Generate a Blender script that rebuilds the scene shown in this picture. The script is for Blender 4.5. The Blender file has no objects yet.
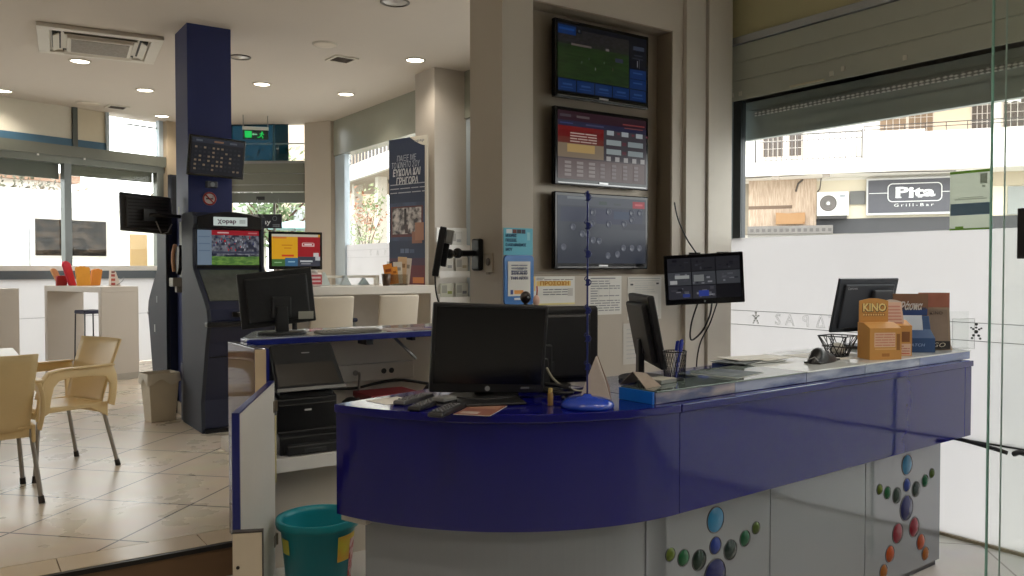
import bpy, math, random
from mathutils import Vector, Matrix
random.seed(7)
S = bpy.context.scene
COL = S.collection
PI = math.pi
R = math.radians

# ------------------------------------------------------------------ materials
def lin(c):
    def f(v):
        v = v / 255.0
        return v / 12.92 if v <= 0.04045 else ((v + 0.055) / 1.055) ** 2.4
    return tuple(f(v) for v in c)

_M = {}
def mat(rgb, rough=0.5, metal=0.0, spec=0.5, noise=0.06, scale=12.0, coat=0.0, bump=0.0):
    key = ('p', tuple(rgb), rough, metal, spec, noise, scale, coat, bump)
    if key in _M: return _M[key]
    m = bpy.data.materials.new('surface'); m.use_nodes = True
    nt = m.node_tree; b = nt.nodes['Principled BSDF']
    c = lin(rgb)
    b.inputs['Roughness'].default_value = rough
    b.inputs['Metallic'].default_value = metal
    b.inputs['Specular IOR Level'].default_value = spec
    b.inputs['Coat Weight'].default_value = coat
    b.inputs['Coat Roughness'].default_value = 0.04
    tc = nt.nodes.new('ShaderNodeTexCoord')
    n = nt.nodes.new('ShaderNodeTexNoise'); n.inputs['Scale'].default_value = scale; n.inputs['Detail'].default_value = 3
    nt.links.new(tc.outputs['Object'], n.inputs['Vector'])
    mx = nt.nodes.new('ShaderNodeMix'); mx.data_type = 'RGBA'
    mx.inputs['A'].default_value = (*[v * (1 - noise) for v in c], 1)
    mx.inputs['B'].default_value = (*[min(1, v * (1 + noise)) for v in c], 1)
    nt.links.new(n.outputs['Fac'], mx.inputs['Factor'])
    nt.links.new(mx.outputs['Result'], b.inputs['Base Color'])
    if bump:
        bp = nt.nodes.new('ShaderNodeBump'); bp.inputs['Strength'].default_value = bump; bp.inputs['Distance'].default_value = 0.01
        nt.links.new(n.outputs['Fac'], bp.inputs['Height']); nt.links.new(bp.outputs['Normal'], b.inputs['Normal'])
    m.diffuse_color = (*c, 1)
    _M[key] = m
    return m

def emi(rgb, strength=1.0, gloss=True):
    """lit screen / lamp: emission under a glossy face"""
    key = ('e', tuple(rgb), strength, gloss)
    if key in _M: return _M[key]
    m = bpy.data.materials.new('lit'); m.use_nodes = True
    b = m.node_tree.nodes['Principled BSDF']
    b.inputs['Base Color'].default_value = (0.01, 0.01, 0.012, 1)
    b.inputs['Roughness'].default_value = 0.18 if gloss else 0.5
    b.inputs['Specular IOR Level'].default_value = 0.22 if gloss else 0.1
    b.inputs['Emission Color'].default_value = (*lin(rgb), 1)
    b.inputs['Emission Strength'].default_value = strength
    _M[key] = m
    return m

def glass(tint=(235, 245, 242), base=0.045, rough=0.0):
    key = ('g', tuple(tint), base, rough)
    if key in _M: return _M[key]
    m = bpy.data.materials.new('glass'); m.use_nodes = True
    nt = m.node_tree; nt.nodes.clear()
    o = nt.nodes.new('ShaderNodeOutputMaterial'); mx = nt.nodes.new('ShaderNodeMixShader')
    t = nt.nodes.new('ShaderNodeBsdfTransparent'); t.inputs['Color'].default_value = (*lin(tint), 1)
    g = nt.nodes.new('ShaderNodeBsdfGlossy'); g.inputs['Roughness'].default_value = rough
    lw = nt.nodes.new('ShaderNodeLayerWeight'); lw.inputs['Blend'].default_value = 0.5
    p = nt.nodes.new('ShaderNodeMath'); p.operation = 'POWER'; p.inputs[1].default_value = 5
    ma = nt.nodes.new('ShaderNodeMath'); ma.operation = 'MULTIPLY_ADD'; ma.inputs[1].default_value = 0.9; ma.inputs[2].default_value = base
    nt.links.new(lw.outputs['Facing'], p.inputs[0]); nt.links.new(p.outputs[0], ma.inputs[0])
    nt.links.new(ma.outputs[0], mx.inputs[0]); nt.links.new(t.outputs[0], mx.inputs[1]); nt.links.new(g.outputs[0], mx.inputs[2])
    nt.links.new(mx.outputs[0], o.inputs[0])
    _M[key] = m
    return m

def frosted(rgb=(214, 213, 212), trans=0.75):
    key = ('f', tuple(rgb), trans)
    if key in _M: return _M[key]
    m = bpy.data.materials.new('frosted'); m.use_nodes = True
    nt = m.node_tree; nt.nodes.clear()
    o = nt.nodes.new('ShaderNodeOutputMaterial')
    t = nt.nodes.new('ShaderNodeBsdfTranslucent'); t.inputs['Color'].default_value = (*lin(rgb), 1)
    d = nt.nodes.new('ShaderNodeBsdfDiffuse'); d.inputs['Color'].default_value = (*lin(rgb), 1)
    n = nt.nodes.new('ShaderNodeTexNoise'); n.inputs['Scale'].default_value = 1.2
    cr = nt.nodes.new('ShaderNodeMapRange'); cr.inputs['To Min'].default_value = trans - 0.04; cr.inputs['To Max'].default_value = trans + 0.04
    tc = nt.nodes.new('ShaderNodeTexCoord'); nt.links.new(tc.outputs['Object'], n.inputs['Vector'])
    nt.links.new(n.outputs['Fac'], cr.inputs['Value'])
    mx = nt.nodes.new('ShaderNodeMixShader'); nt.links.new(cr.outputs[0], mx.inputs[0])
    nt.links.new(d.outputs[0], mx.inputs[1]); nt.links.new(t.outputs[0], mx.inputs[2])
    g = nt.nodes.new('ShaderNodeBsdfGlossy'); g.inputs['Roughness'].default_value = 0.12
    m2 = nt.nodes.new('ShaderNodeMixShader'); m2.inputs[0].default_value = 0.04
    nt.links.new(mx.outputs[0], m2.inputs[1]); nt.links.new(g.outputs[0], m2.inputs[2])
    nt.links.new(m2.outputs[0], o.inputs[0])
    _M[key] = m
    return m

def tile_mat(rgb, grout, size, angle, rough=0.22, gap=0.006):
    m = bpy.data.materials.new('floor tiles'); m.use_nodes = True
    nt = m.node_tree; b = nt.nodes['Principled BSDF']
    tc = nt.nodes.new('ShaderNodeTexCoord'); mp = nt.nodes.new('ShaderNodeMapping')
    mp.inputs['Rotation'].default_value = (0, 0, angle); mp.inputs['Scale'].default_value = (1 / size,) * 3
    mp.inputs['Location'].default_value = (0.28, 0.13, 0.37)
    nt.links.new(tc.outputs['Object'], mp.inputs['Vector'])
    br = nt.nodes.new('ShaderNodeTexBrick')
    br.offset = 0; br.squash = 1
    br.inputs['Scale'].default_value = 1; br.inputs['Brick Width'].default_value = 1; br.inputs['Row Height'].default_value = 1
    br.inputs['Mortar Size'].default_value = gap / size; br.inputs['Mortar Smooth'].default_value = 0.1
    c = lin(rgb)
    br.inputs['Color1'].default_value = (*[v * 0.96 for v in c], 1); br.inputs['Color2'].default_value = (*[v * 1.04 for v in c], 1)
    br.inputs['Mortar'].default_value = (*lin(grout), 1)
    nt.links.new(mp.outputs[0], br.inputs['Vector'])
    n = nt.nodes.new('ShaderNodeTexNoise'); n.inputs['Scale'].default_value = 3.5; n.inputs['Detail'].default_value = 5
    nt.links.new(tc.outputs['Object'], n.inputs['Vector'])
    mx = nt.nodes.new('ShaderNodeMix'); mx.data_type = 'RGBA'; mx.blend_type = 'MULTIPLY'; mx.inputs['Factor'].default_value = 0.22
    nt.links.new(br.outputs['Color'], mx.inputs['A']); nt.links.new(n.outputs['Color'], mx.inputs['B'])
    hs = nt.nodes.new('ShaderNodeHueSaturation'); hs.inputs['Saturation'].default_value = 0.9; hs.inputs['Value'].default_value = 1.1
    nt.links.new(mx.outputs['Result'], hs.inputs['Color'])
    nt.links.new(hs.outputs[0], b.inputs['Base Color'])
    mr = nt.nodes.new('ShaderNodeMapRange'); mr.inputs['To Min'].default_value = rough - 0.06; mr.inputs['To Max'].default_value = rough + 0.1
    nt.links.new(n.outputs['Fac'], mr.inputs['Value']); nt.links.new(mr.outputs[0], b.inputs['Roughness'])
    return m

def noise_mat(c1, c2, scale, rough=0.6, stretch=(1, 1, 1), emit=0.0, lo=0.4, hi=0.6, spec=0.5):
    m = bpy.data.materials.new('mottled'); m.use_nodes = True
    nt = m.node_tree; b = nt.nodes['Principled BSDF']; b.inputs['Roughness'].default_value = rough; b.inputs['Specular IOR Level'].default_value = spec
    tc = nt.nodes.new('ShaderNodeTexCoord'); mp = nt.nodes.new('ShaderNodeMapping'); mp.inputs['Scale'].default_value = stretch
    n = nt.nodes.new('ShaderNodeTexNoise'); n.inputs['Scale'].default_value = scale; n.inputs['Detail'].default_value = 6
    cr = nt.nodes.new('ShaderNodeValToRGB')
    cr.color_ramp.elements[0].position = lo; cr.color_ramp.elements[1].position = hi
    cr.color_ramp.elements[0].color = (*lin(c1), 1); cr.color_ramp.elements[1].color = (*lin(c2), 1)
    nt.links.new(tc.outputs['Object'], mp.inputs[0]); nt.links.new(mp.outputs[0], n.inputs['Vector'])
    nt.links.new(n.outputs['Fac'], cr.inputs[0])
    if emit:
        b.inputs['Base Color'].default_value = (0.01, 0.01, 0.01, 1)
        nt.links.new(cr.outputs[0], b.inputs['Emission Color']); b.inputs['Emission Strength'].default_value = emit
        b.inputs['Roughness'].default_value = 0.18
    else:
        nt.links.new(cr.outputs[0], b.inputs['Base Color'])
    return m

# ------------------------------------------------------------------ mesh builder
class MB:
    def __init__(s): s.v = []; s.f = []; s.m = []; s.s = []; s.k = 0; s.T = Matrix.Identity(4)
    def add(s, vs, fs, smooth=False):
        b = len(s.v)
        for p in vs: s.v.append(tuple(s.T @ Vector(p)))
        for f in fs: s.f.append(tuple(b + i for i in f)); s.m.append(s.k); s.s.append(smooth)
        return s
    def box(s, x0, x1, y0, y1, z0, z1):
        vs = [(x, y, z) for z in (z0, z1) for y in (y0, y1) for x in (x0, x1)]
        return s.add(vs, [(0, 2, 3, 1), (4, 5, 7, 6), (0, 1, 5, 4), (2, 6, 7, 3), (0, 4, 6, 2), (1, 3, 7, 5)])
    def quad(s, a, b, c, d): return s.add([a, b, c, d], [(0, 1, 2, 3)])
    def prism(s, poly, a, b, axis='z', smooth=False):
        """polygon extruded from a to b along axis; poly coords are the two other axes in order"""
        def mk(p, t):
            return {'z': (p[0], p[1], t), 'y': (p[0], t, p[1]), 'x': (t, p[0], p[1])}[axis]
        n = len(poly)
        area = sum(poly[i][0] * poly[(i + 1) % n][1] - poly[(i + 1) % n][0] * poly[i][1] for i in range(n))
        if (area < 0) != (axis == 'y'): poly = poly[::-1]
        vs = [mk(p, a) for p in poly] + [mk(p, b) for p in poly]
        if a > b: vs = vs[n:] + vs[:n]
        s.add(vs, [tuple(range(n))[::-1], tuple(range(n, 2 * n))])
        base = len(s.v) - 2 * n
        for i in range(n):
            j = (i + 1) % n
            s.f.append((base + i, base + j, base + n + j, base + n + i)); s.m.append(s.k); s.s.append(smooth)
        return s
    def cyl(s, p0, p1, r0, r1=None, n=16, caps=True):
        r1 = r0 if r1 is None else r1
        p0 = Vector(p0); p1 = Vector(p1); d = (p1 - p0).normalized()
        u = d.orthogonal().normalized(); w = d.cross(u)
        ring = lambda p, r: [p + (u * math.cos(2 * PI * i / n) + w * math.sin(2 * PI * i / n)) * r for i in range(n)]
        s.add(ring(p0, r0) + ring(p1, r1), [(i, (i + 1) % n, n + (i + 1) % n, n + i) for i in range(n)], True)
        if caps:
            s.add(ring(p0, r0), [tuple(range(n))[::-1]]); s.add(ring(p1, r1), [tuple(range(n))])
        return s
    def tube(s, pts, r, n=8, close=False):
        pts = [Vector(p) for p in pts]; N = len(pts); vs = []; fs = []
        up = None
        for i, p in enumerate(pts):
            a = pts[(i - 1) % N] if (i or close) else p; b = pts[(i + 1) % N] if (i < N - 1 or close) else p
            d = (b - a).normalized()
            if up is None: u = d.orthogonal().normalized()
            else: u = (up - d * up.dot(d)); u = u.normalized() if u.length > 1e-6 else d.orthogonal().normalized()
            up = u; w = d.cross(u)
            rr = r[i] if isinstance(r, (list, tuple)) else r
            vs += [p + (u * math.cos(2 * PI * k / n) + w * math.sin(2 * PI * k / n)) * rr for k in range(n)]
        for i in range(N if close else N - 1):
            for k in range(n):
                j = (i + 1) % N
                fs.append((i * n + k, i * n + (k + 1) % n, j * n + (k + 1) % n, j * n + k))
        if not close: fs += [tuple(range(n))[::-1], tuple(range((N - 1) * n, N * n))]
        return s.add(vs, fs, True)
    def lathe(s, prof, n=32, c=(0, 0, 0), sx=1, sy=1):
        vs = []; fs = []; N = len(prof)
        for (r, z) in prof:
            vs += [(c[0] + sx * r * math.cos(2 * PI * k / n), c[1] + sy * r * math.sin(2 * PI * k / n), c[2] + z) for k in range(n)]
        for i in range(N - 1):
            for k in range(n): fs.append((i * n + k, i * n + (k + 1) % n, (i + 1) * n + (k + 1) % n, (i + 1) * n + k))
        return s.add(vs, fs, True)
    def ball(s, c, rx, ry, rz, n=14):
        prof = [(math.sin(PI * i / n), -math.cos(PI * i / n)) for i in range(n + 1)]
        vs = []; fs = []; k2 = n * 2
        for (r, z) in prof:
            vs += [(c[0] + rx * r * math.cos(2 * PI * k / k2), c[1] + ry * r * math.sin(2 * PI * k / k2), c[2] + rz * z) for k in range(k2)]
        for i in range(n):
            for k in range(k2): fs.append((i * k2 + k, i * k2 + (k + 1) % k2, (i + 1) * k2 + (k + 1) % k2, (i + 1) * k2 + k))
        return s.add(vs, fs, True)
    def grid(s, fn, nu, nv, smooth=True):
        vs = [fn(i / nu, j / nv) for i in range(nu + 1) for j in range(nv + 1)]
        fs = [(i * (nv + 1) + j, (i + 1) * (nv + 1) + j, (i + 1) * (nv + 1) + j + 1, i * (nv + 1) + j + 1) for i in range(nu) for j in range(nv)]
        return s.add(vs, fs, smooth)
    def build(s, name, mats, parent=None, bevel=0, solid=0, sub=0, seg=2):
        me = bpy.data.meshes.new(name)
        me.from_pydata(s.v, [], s.f)
        if not isinstance(mats, (list, tuple)): mats = [mats]
        for m in mats: me.materials.append(m)
        me.polygons.foreach_set('material_index', s.m); me.polygons.foreach_set('use_smooth', s.s)
        me.update()
        o = bpy.data.objects.new(name, me); COL.objects.link(o)
        if parent: o.parent = parent
        if solid:
            q = o.modifiers.new('solid', 'SOLIDIFY'); q.thickness = solid; q.offset = 0
        if sub:
            q = o.modifiers.new('sub', 'SUBSURF'); q.levels = sub; q.render_levels = sub
        if bevel:
            q = o.modifiers.new('bevel', 'BEVEL'); q.width = bevel; q.segments = seg; q.limit_method = 'ANGLE'; q.angle_limit = R(40)
            q.harden_normals = False
        return o

def tag(o, label=None, cat=None, group=None, kind=None):
    if label: o['label'] = label
    if cat: o['category'] = cat
    if group: o['group'] = group
    if kind: o['kind'] = kind
    return o

def thing(name, label, cat, loc=(0, 0, 0), rz=0, group=None, kind=None, rx=0, ry=0):
    o = bpy.data.objects.new(name, None); COL.objects.link(o)
    o.empty_display_size = 0.05
    o.location = loc; o.rotation_euler = (rx, ry, rz)
    return tag(o, label, cat, group, kind)

def bx(name, m, parent, x0, x1, y0, y1, z0, z1, bevel=0):
    return MB().box(x0, x1, y0, y1, z0, z1).build(name, m, parent, bevel)

def copy_tree(o, parent=None):
    c = o.copy(); COL.objects.link(c)
    if parent is not None: c.parent = parent
    for ch in list(o.children): copy_tree(ch, c)
    return c

def text(name, s, size, m, parent, loc, rot=(PI / 2, 0, 0), align='CENTER', extrude=0.0006, bold=0.0, sx=1.0, shear=0.0, mirror=False, maxw=None, outline=0, space=1.0):
    cu = bpy.data.curves.new('t', 'FONT'); cu.body = s; cu.size = size; cu.align_x = align; cu.align_y = 'CENTER'
    cu.extrude = extrude; cu.offset = bold; cu.resolution_u = 2; cu.shear = shear; cu.space_character = space
    if outline: cu.fill_mode = 'NONE'; cu.extrude = 0; cu.bevel_depth = outline; cu.bevel_resolution = 0
    ob = bpy.data.objects.new('t', cu)
    me = bpy.data.meshes.new_from_object(ob)
    bpy.data.objects.remove(ob)
    if maxw and len(me.vertices):
        xs = [v.co.x for v in me.vertices]; w = max(xs) - min(xs)
        if w > 0: sx = maxw / w
    for v in me.vertices: v.co.x *= -sx if mirror else sx
    if mirror: me.flip_normals()
    me.name = name; me.materials.clear(); me.materials.append(m)
    o = bpy.data.objects.new(name, me); COL.objects.link(o)
    o.parent = parent; o.location = loc; o.rotation_euler = rot
    return o

def rects(name, parent, w, h, y, items, z0=0.0, em=None, step=0.0004, x0=None):
    """printed or lit shapes on an upright face (local x across, z up, facing -y).
    items: (x0,y0,x1,y1,colour or material) as fractions of w, h"""
    b = MB(); mats = []
    xo = -w / 2 if x0 is None else x0
    for i, it in enumerate(items):
        c = it[4]
        m = c if not isinstance(c, tuple) else (emi(c, em) if em else mat(c, 0.6, noise=0.02))
        if m not in mats: mats.append(m)
        b.k = mats.index(m)
        yy = y - step * .15 * i
        b.quad((xo + it[0] * w, yy, z0 + it[1] * h), (xo + it[2] * w, yy, z0 + it[1] * h), (xo + it[2] * w, yy, z0 + it[3] * h), (xo + it[0] * w, yy, z0 + it[3] * h))
    return b.build(name, mats, parent)

def rows(x0, y0, x1, y1, n, c, fill=0.5, seed=1, words=4):
    rn = random.Random(seed); out = []
    hh = (y1 - y0) / n
    for i in range(n):
        yb = y0 + i * hh + hh * (1 - fill) / 2
        x = x0
        while x < x1 - 0.02:
            wd = rn.uniform(0.5, 1.4) * (x1 - x0) / words
            out.append((x, yb, min(x + wd, x1), yb + hh * fill, c))
            x += wd + (x1 - x0) * 0.03
            if rn.random() < 0.12: break
    return out

def page(name, label, cat, loc, w, h, rz, paper, items, group=None, thick=0.0015, rx=0):
    t = thing(name, label, cat, loc, rz, group, rx=rx)
    MB().box(-w / 2, w / 2, -thick, 0, 0, h).build('sheet', paper, t)
    if items: rects('print', t, w, h, -thick - 0.0003, items)
    return t

# common materials
BLACK = mat((24, 24, 26), 0.42, noise=0.1)
BLACKG = mat((14, 14, 17), 0.16, noise=0.05)
DARK = mat((40, 41, 44), 0.5)
WHITE = mat((226, 224, 220), 0.45, noise=0.03)
PAPER = mat((226, 224, 218), 0.8, noise=0.03)
GREY = mat((140, 142, 144), 0.45)
ALU = mat((150, 152, 150), 0.38, 0.6)
CHROME = mat((200, 200, 202), 0.18, 1.0)
TAUPE = mat((190, 181, 168), 0.75, noise=0.03, scale=3)
BLUE = mat((10, 12, 98), 0.08, spec=0.45, noise=0.05, coat=0.1)
BLUEEDGE = mat((26, 34, 110), 0.3)
INK = (40, 40, 46)

# ================================================================== SETTING
def struct(name, b, m, parent=None, bevel=0, label=None):
    o = b.build(name, m, parent, bevel)
    if parent is None: o['kind'] = 'structure'
    return o

TILE = tile_mat((212, 198, 178), (70, 62, 54), 0.60, R(45), 0.27)
TILE_LOW = tile_mat((208, 206, 200), (160, 156, 150), 0.60, R(45), 0.14)
struct('floor', MB().box(-4.6, 4.7, -3.6, 4.0, -0.1, 0.0), TILE_LOW)
# raised floor with 45 degree tiles follows the facade outline
RF = [(-4.6, 4.2), (4.7, 4.2), (4.7, 11.3), (3.5, 12.3), (2.8, 12.75), (0.4, 11.85), (-4.6, 9.95)]
struct('floor_raised', MB().prism(RF, -0.05, 0.16), TILE)
BORDER = mat((206, 190, 166), 0.25, noise=0.05, scale=4)
b = MB()
for i in range(6):
    x0 = -2.02 + i * 0.605
    b.box(x0, x0 + 0.6, 4.0, 4.194, 0.0, 0.16)
struct('trim_1', b, BORDER)
struct('trim_2', MB().box(-2.1, 1.14, 3.985, 4.0, 0.0, 0.136), mat((120, 92, 66), 0.5))
struct('trim_3', MB().box(-2.1, 1.14, 3.975, 4.003, 0.137, 0.1585), mat((26, 22, 20), 0.4))

CEIL = mat((206, 197, 186), 0.8, noise=0.02, scale=2)
struct('ceiling', MB().prism([(-4.6, -3.6), (4.75, -3.6), (4.75, 11.3), (3.5, 12.35), (2.8, 12.8), (0.4, 11.95), (-4.6, 10.0)], 3.53, 3.63), CEIL)
struct('wall_left', MB().box(-4.7, -4.6, -3.6, 10.0, -0.05, 3.6), mat((170, 160, 146), 0.8))
struct('wall_rear', MB().box(-4.7, 4.8, -3.7, -3.6, -0.05, 3.6), mat((56, 52, 48), 0.8))

# wall that carries the screens, with a recessed niche
b = MB()
b.box(2.57, 2.781, 3.85, 4.19, 0, 3.53)
b.box(3.888, 3.985, 3.85, 4.19, 0, 3.53)
b.box(2.781, 3.888, 3.85, 4.19, 2.985, 3.53)
b.box(2.781, 3.888, 3.85, 4.19, 0, 1.413)
b.box(2.781, 3.888, 4.0, 4.19, 1.413, 2.985)
struct('wall_back', b, TAUPE)
NICHE = mat((150, 138, 122), 0.42, 0.25, noise=0.04)
b = MB()
b.box(2.781, 3.888, 3.985, 4.0, 1.413, 2.985)
b.box(2.781, 2.787, 3.856, 3.985, 1.413, 2.985)
b.box(3.882, 3.888, 3.856, 3.985, 1.413, 2.985)
b.box(2.787, 3.882, 3.856, 3.985, 2.978, 2.985)
b.box(2.787, 3.882, 3.856, 3.985, 1.413, 1.420)
struct('trim_4', b, NICHE)
# corner cladding between the wall and the window
b = MB(); b.box(3.985, 4.165, 3.82, 4.19, 0, 3.53); b.box(4.175, 4.40, 3.80, 4.19, 0, 3.53); b.box(4.16, 4.18, 3.86, 4.1, 0, 3.53)
b.box(4.40, 4.62, 3.94, 4.19, 0, 3.53)
struct('wall_corner', b, mat((198, 191, 179), 0.7, noise=0.03))

# beige pillars on the facade
struct('pillar_1', MB().box(4.20, 4.75, 7.55, 7.97, 0.1, 3.53), mat((190, 182, 172), 0.75, noise=0.03))
struct('pillar_2', MB().prism([(4.28, 11.50), (4.52, 11.12), (4.75, 11.12), (4.75, 11.45), (4.4, 11.75)], 0.1, 3.53), TAUPE)
struct('pillar_3', MB().prism([(2.62, 12.42), (2.82, 12.5), (3.36, 12.14), (3.5, 12.32), (2.8, 12.78), (2.55, 12.62)], 0.1, 3.53), mat((190, 174, 150), 0.75))

# blue pillar in the middle of the room
NAVY = mat((32, 44, 98), 0.5, noise=0.05)
b = MB(); b.box(1.72, 2.085, 7.37, 7.80, 0.27, 3.53)
struct('pillar_4', b, NAVY)
struct('baseboard_pillar', MB().box(1.71, 2.095, 7.36, 7.81, 0.16, 0.27), mat((196, 184, 164), 0.4))

# ------------------------------------------------------------- facade glazing
FRAME = mat((128, 130, 124), 0.4, 0.3)
FRAMEB = mat((176, 188, 196), 0.4, 0.1)
OLIVE = mat((182, 186, 174), 0.28, 0.1, noise=0.03)
OLIVE2 = mat((196, 190, 150), 0.25, noise=0.03)
SHUT = mat((88, 92, 90), 0.4, 0.2)
CLEAR = glass((250, 251, 249), 0.016)
FROST = frosted()

# window 1: long street window beside the counter (plane x = 4.5)
w = thing('window_1', None, None, kind='structure')
Y0, Y1 = -3.6, 3.92
bx('pane', CLEAR, w, 4.50, 4.508, Y0, 3.80, 1.665, 2.60)
bx('frosted_film', FROST, w, 4.50, 4.508, Y0, 3.93, 0.545, 1.665)
bx('frosted_film', FROST, w, 4.50, 4.508, Y0, 3.93, 0.015, 0.535)
bx('gap_strip', mat((50, 52, 54), 0.4), w, 4.498, 4.51, Y0, 3.93, 0.535, 0.545)
bx('sill_strip', mat((150, 140, 116), 0.5), w, 4.48, 4.52, Y0, 3.93, 0.0, 0.015)
bx('transom_panel', OLIVE2, w, 4.49, 4.56, Y0, 3.94, 3.03, 3.53)
bx('rail', mat((196, 200, 202), 0.25, 0.5), w, 4.47, 4.56, Y0, 3.94, 2.98, 3.03, 0.004)
b = MB()
b.box(4.485, 4.60, Y0, 3.92, 2.86, 2.975); b.box(4.485, 4.60, Y0, 3.92, 2.735, 2.852); b.box(4.485, 4.60, Y0, 3.92, 2.60, 2.727)
b.box(4.49, 4.60, Y0, 3.92, 2.60, 2.975)
b.build('shutter_housing', OLIVE, w, 0.003)
bx('jamb', mat((150, 168, 178), 0.4, 0.2), w, 4.49, 4.53, 3.865, 3.935, 1.665, 2.60)
bx('jamb_strip', mat((52, 58, 62), 0.4), w, 4.49, 4.54, 3.80, 3.865, 1.665, 2.60)
b = MB(); b.box(4.62, 4.66, Y0, 3.88, 2.37, 2.46); b.box(4.615, 4.665, Y0, 3.88, 2.345, 2.372)
for k in range(6): b.box(4.62 + 0.004 * (k % 2), 4.66, Y0, 3.88, 2.455 + k * 0.05, 2.506 + k * 0.05)
b.build('shutter', mat((160, 168, 164), 0.45, 0.1), w)
# perforated weather strip with pale dots along the shutter
pm = bpy.data.materials.new('perforated strip'); pm.use_nodes = True
nt = pm.node_tree; bs = nt.nodes['Principled BSDF']; tc = nt.nodes.new('ShaderNodeTexCoord'); mp = nt.nodes.new('ShaderNodeMapping')
mp.inputs['Scale'].default_value = (30, 30, 60); vo = nt.nodes.new('ShaderNodeTexVoronoi'); vo.inputs['Scale'].default_value = 1; vo.inputs['Randomness'].default_value = 0.2
cr = nt.nodes.new('ShaderNodeValToRGB'); cr.color_ramp.elements[0].color = (0.85, 0.85, 0.84, 1); cr.color_ramp.elements[1].color = (0.25, 0.255, 0.25, 1)
cr.color_ramp.elements[0].position = 0.25; cr.color_ramp.elements[1].position = 0.5
nt.links.new(tc.outputs['Object'], mp.inputs[0]); nt.links.new(mp.outputs[0], vo.inputs['Vector']); nt.links.new(vo.outputs['Distance'], cr.inputs[0]); nt.links.new(cr.outputs[0], bs.inputs['Base Color'])
bx('weather_strip', pm, w, 4.606, 4.619, Y0, 3.78, 2.50, 2.53)
for (yy, zz) in ((3.87, 2.63), (3.80, 2.63), (3.1, 2.63), (3.02, 2.645), (2.63, 2.63)):
    bx('plug', mat((214, 212, 200), 0.5), w, 4.478, 4.486, yy - 0.012, yy + 0.012, zz, zz + 0.028)
bx('wire_tray', mat((206, 200, 176), 0.3), w, 4.476, 4.486, 3.15, 3.40, 2.612, 2.624)
# etched stripe with the hollow lettering on the frosted film (seen from its back)
b = MB(); b.box(4.494, 4.4995, Y0, 3.92, 1.168, 1.1715); b.box(4.494, 4.4995, Y0, 3.92, 1.072, 1.0755)
b.build('etched_line', mat((120, 124, 120), 0.5), w)
ETCH = mat((176, 178, 176), 0.5)
def etched(ch, yc, mir=False):
    text('etched_letter', ch, 0.10, ETCH, w, (4.497, yc, 1.121), (PI / 2, 0, -PI / 2), mirror=mir, outline=0.0011)
for ch, yy, mir in (('S', 3.49, False), ('A', 3.398, False), ('P', 3.279, True), ('\u0394', 3.17, False), ('\u03a3', 3.085, True)):
    etched(ch, yy, mir)
def stick(b, yc, s=1.0):
    for (dy, dz, r) in ((0, .038, .007), (0, .022, .005), (0, .002, .009), (.014, .014, .005), (.024, .02, .004), (-.014, .014, .005), (-.024, .02, .004), (.012, -.016, .006), (.019, -.03, .005), (-.012, -.016, .006), (-.019, -.03, .005)):
        b.cyl((4.494, yc + dy * s, 1.121 + dz * s), (4.4995, yc + dy * s, 1.121 + dz * s), r * s, n=10)
b = MB(); stick(b, 3.67); b.build('etched_figure', ETCH, w)
b = MB(); stick(b, 2.227, 1.1); b.build('etched_figure', mat((70, 74, 72), 0.5), w)

# window 2: the window beside the tall banner, and window 3 hidden mostly behind the screen wall (plane x = 4.6)
for nm, ya, yb in (('window_2', 7.97, 11.14), ('window_3', 4.19, 7.55)):
    w = thing(nm, None, None, kind='structure')
    bx('pane', CLEAR, w, 4.61, 4.618, ya, yb, 1.78, 3.06)
    bx('frosted_film', FROST, w, 4.61, 4.618, ya, yb, 0.2, 1.78)
    bx('sill', FRAMEB, w, 4.56, 4.66, ya, yb, 0.16, 0.22)
    bx('shutter_housing', mat((150, 152, 140), 0.2, noise=0.03), w, 4.56, 4.74, ya, yb, 3.035, 3.53)
    bx('jamb', FRAMEB, w, 4.58, 4.66, yb - 0.36, yb, 0.16, 3.035)
    bx('jamb', FRAMEB, w, 4.58, 4.66, ya, ya + 0.05, 0.16, 3.035)
    b = MB(); b.box(4.604, 4.6095, ya, yb - 0.36, 1.70, 1.703); b.box(4.604, 4.6095, ya, yb - 0.36, 1.60, 1.603); b.build('etched_line', ETCH, w)
    if nm == 'window_2':
        for i, ch in enumerate('SAPA\u0394'):
            text('etched_letter', ch, 0.10, ETCH, w, (4.607, 10.0 - i * 0.22, 1.652), (PI / 2, 0, -PI / 2), outline=0.001)

# window 4: shop front on the far side (runs along direction 20.7 degrees)
AA = math.atan2(0.353, 0.935)
w = thing('window_4', None, None, (0.588, 11.74, 0), AA, kind='structure')
XL, XR = -5.4, 2.12
GREYG = mat((124, 126, 116), 0.35, 0.15, noise=0.03)
bx('pane', CLEAR, w, XL, XR, 0.05, 0.058, 1.48, 2.80)
bx('frosted_film', FROST, w, XL, XR, 0.05, 0.058, 0.17, 1.32)
bx('sill_white', WHITE, w, XL, XR, -0.02, 0.1, 1.425, 1.49)
bx('rail', mat((84, 92, 98), 0.45, 0.2), w, XL, XR, -0.03, 0.1, 1.32, 1.425)
bx('header', mat((108, 110, 100), 0.35, 0.15, noise=0.03), w, XL, XR + 0.02, -0.06, 0.16, 2.88, 3.02)
bx('header', mat((124, 128, 120), 0.35, 0.15), w, XL, XR + 0.02, -0.02, 0.16, 2.795, 2.88)
bx('transom_panel', mat((216, 212, 198), 0.25, noise=0.03), w, XL, 0.86, 0.02, 0.06, 3.12, 3.53)
bx('transom_panel', mat((218, 208, 184), 0.25, noise=0.03), w, 0.92, 1.30, 0.02, 0.06, 3.12, 3.53)
bx('transom_strip', mat((66, 104, 130), 0.3), w, XL, 1.30, 0.0, 0.05, 3.02, 3.12)
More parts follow.
